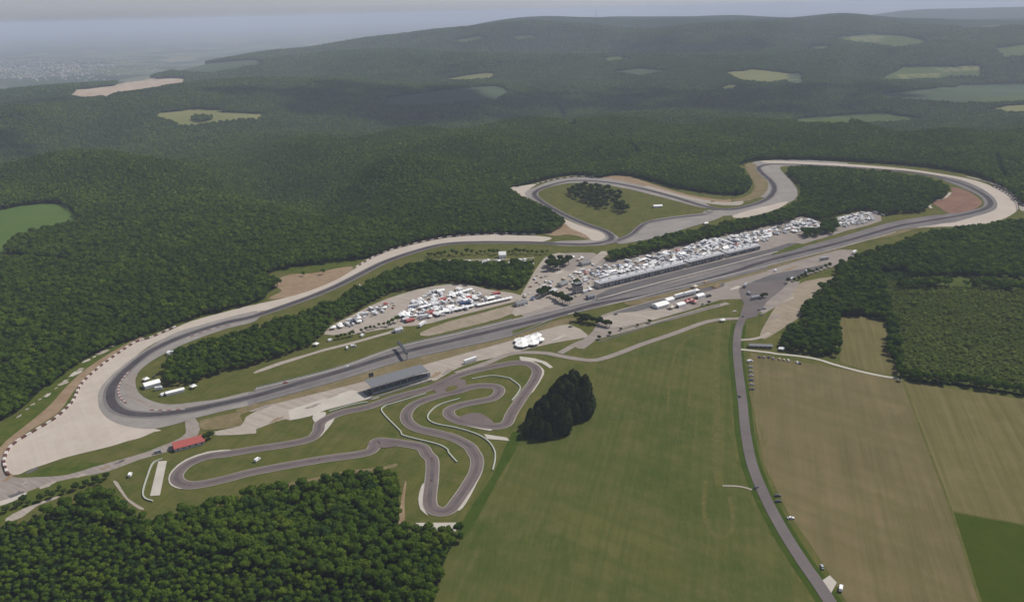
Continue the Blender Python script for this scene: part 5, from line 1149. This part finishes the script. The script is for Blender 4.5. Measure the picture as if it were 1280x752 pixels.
def kart(u, v, rz, label):
    p = W(u, v); o = empty('racing_kart', (p[0], p[1], .32), rz)
    b = MB(); b.box(-.8, .8, -.28, .28, .08, .22); b.box(.55, .95, -.5, .5, .1, .32, 0, (.1, .1)); b.box(-.95, -.75, -.6, .6, .12, .3); b.build('body', REDP, o)
    s = MB(); s.box(-.45, 0, -.22, .22, .22, .3); s.box(-.55, -.45, -.22, .22, .22, .75); s.build('seat', DKGREY, o)
    for x in (-.65, .6):
        for y in (-1, 1):
            w_ = MB(); w_.cyl((x, y * .45, .14), (x, y * .66, .14), .15, .15, 10); w_.build('wheel', RUBB, o)
    d = MB(); d.box(-.4, -.1, -.2, .2, .3, .8, 0, (.05, .03)); d.cyl((-.22, 0, .8), (-.22, 0, 1.08), .15, .12, 8); d.build('driver', DKGREY, o)
    return tag(o, label, 'kart')
kart(540, 574, -1.4, 'small dark kart on the vertical kart leg, upper one'); kart(539.5, 601, -1.4, 'small dark kart on the vertical kart leg, lower one'); kart(400, 574.5, .2, 'small dark kart on the long lower leg of the kart track')

# ------------------------------------------------------------------ far things
mp = WT(745, 23)
mo = empty('radio_mast', tuple(mp)); mb = MB()
for s in ((-3, -3), (3, -3), (0, 3)): mb.cyl((s[0], s[1], -5), (s[0] * .15, s[1] * .15, 75), .8, .5, 5)
for z in range(0, 72, 8):
    k = 1 - z / 88; mb.cyl((-3 * k, -3 * k, z), (3 * k, -3 * k, z + 6), .35, .35, 4); mb.cyl((3 * k, -3 * k, z), (0, 3 * k, z + 6), .35, .35, 4)
mb.build('lattice', STEEL, mo); m2 = MB(); m2.cyl((0, 0, 70), (0, 0, 95), .7, .3, 5); m2.build('antenna', REDP, mo)
tag(mo, 'tall lattice radio mast on the crest of the distant hill', 'mast')
tb = MB(); rt = random.Random(9); nt_ = 0
cand = [(rt.gauss(45, 55), rt.gauss(86, 7)) for _ in range(2200)]; cand = [c for c in cand if -30 < c[0] < 200 and 72 < c[1] < 103]
for p in WTs(cand):
    if p[2] > -150 or nt_ >= 900: continue
    s = rt.uniform(7, 16); h = rt.choice((6, 7, 9, 14)); x, y, z = p
    tb.box(x - s, x + s, y - s * .7, y + s * .7, z - 3, z + h, rt.choice((0, 0, 1, 2))); nt_ += 1
tag(tb.build('distant_town', [WALLP, BEIGEP, ROOFG]), 'pale houses of the distant town on the hazy plain at the left', kind='stuff')

# ------------------------------------------------------------------ clouds overhead, whose shade lies on the hills beyond the circuit
CLOUDM, nt_c, bs_c = new_mat('cloud'); bs_c.inputs['Base Color'].default_value = (.85, .85, .86, 1); bs_c.inputs['Roughness'].default_value = 1; bs_c.inputs['Specular IOR Level'].default_value = 0
def cloud(x, y, rx, ry, seed, zc=1700.0):
    rg = np.random.default_rng(seed); bm = bmesh.new(); off = zc / math.tan(SUN_EL)
    cx, cy = x + off * math.sin(SUN_XY), y + off * math.cos(SUN_XY)
    for i in range(46):
        a = rg.uniform(0, 6.283); q = math.sqrt(rg.uniform(0, 1)); px_, py_ = math.cos(a) * q, math.sin(a) * q
        r = rg.uniform(.16, .34) * min(rx, ry) * (1.15 - .55 * q)
        m = Matrix.Translation((cx + px_ * rx, cy + py_ * ry, zc + r * .35)) @ Matrix.Diagonal((r * 1.25, r, r * .62, 1))
        ret = bmesh.ops.create_icosphere(bm, subdivisions=2, radius=1.0, matrix=m)
        for v in ret['verts']: v.co += Vector(rg.normal(0, r * .05, 3)); v.co.z = max(v.co.z, zc - r * .12)
    me = bpy.data.meshes.new('cloud'); bm.to_mesh(me); bm.free(); me.materials.append(CLOUDM); me.polygons.foreach_set('use_smooth', [True] * len(me.polygons))
    o = bpy.data.objects.new('cloud', me); COL.objects.link(o); o['kind'] = 'structure'
for i, c in enumerate(((-2050, 3600, 620, 380), (-500, 3500, 760, 430), (1050, 3500, 760, 400), (-1750, 2500, 420, 180), (1100, 5600, 700, 350))):
    cloud(*c, 300 + i)

# ------------------------------------------------------------------ haze
hm = bpy.data.materials.new('haze'); hm.use_nodes = True; nt = hm.node_tree; nt.nodes.remove(nt.nodes['Principled BSDF'])
pv = nt.nodes.new('ShaderNodeVolumePrincipled'); pv.inputs['Density'].default_value = HAZE_DENSITY; pv.inputs['Color'].default_value = (*HAZE_COLOR, 1); pv.inputs['Anisotropy'].default_value = 0.0
nt.links.new(pv.outputs[0], nt.nodes['Material Output'].inputs['Volume'])
hb = MB(); hb.box(-80000, 80000, -500, 80000, -340, CAM_Z + 40)
ho = hb.build('haze', hm); ho['kind'] = 'stuff'; ho['label'] = 'pale blue air lying over the whole landscape'
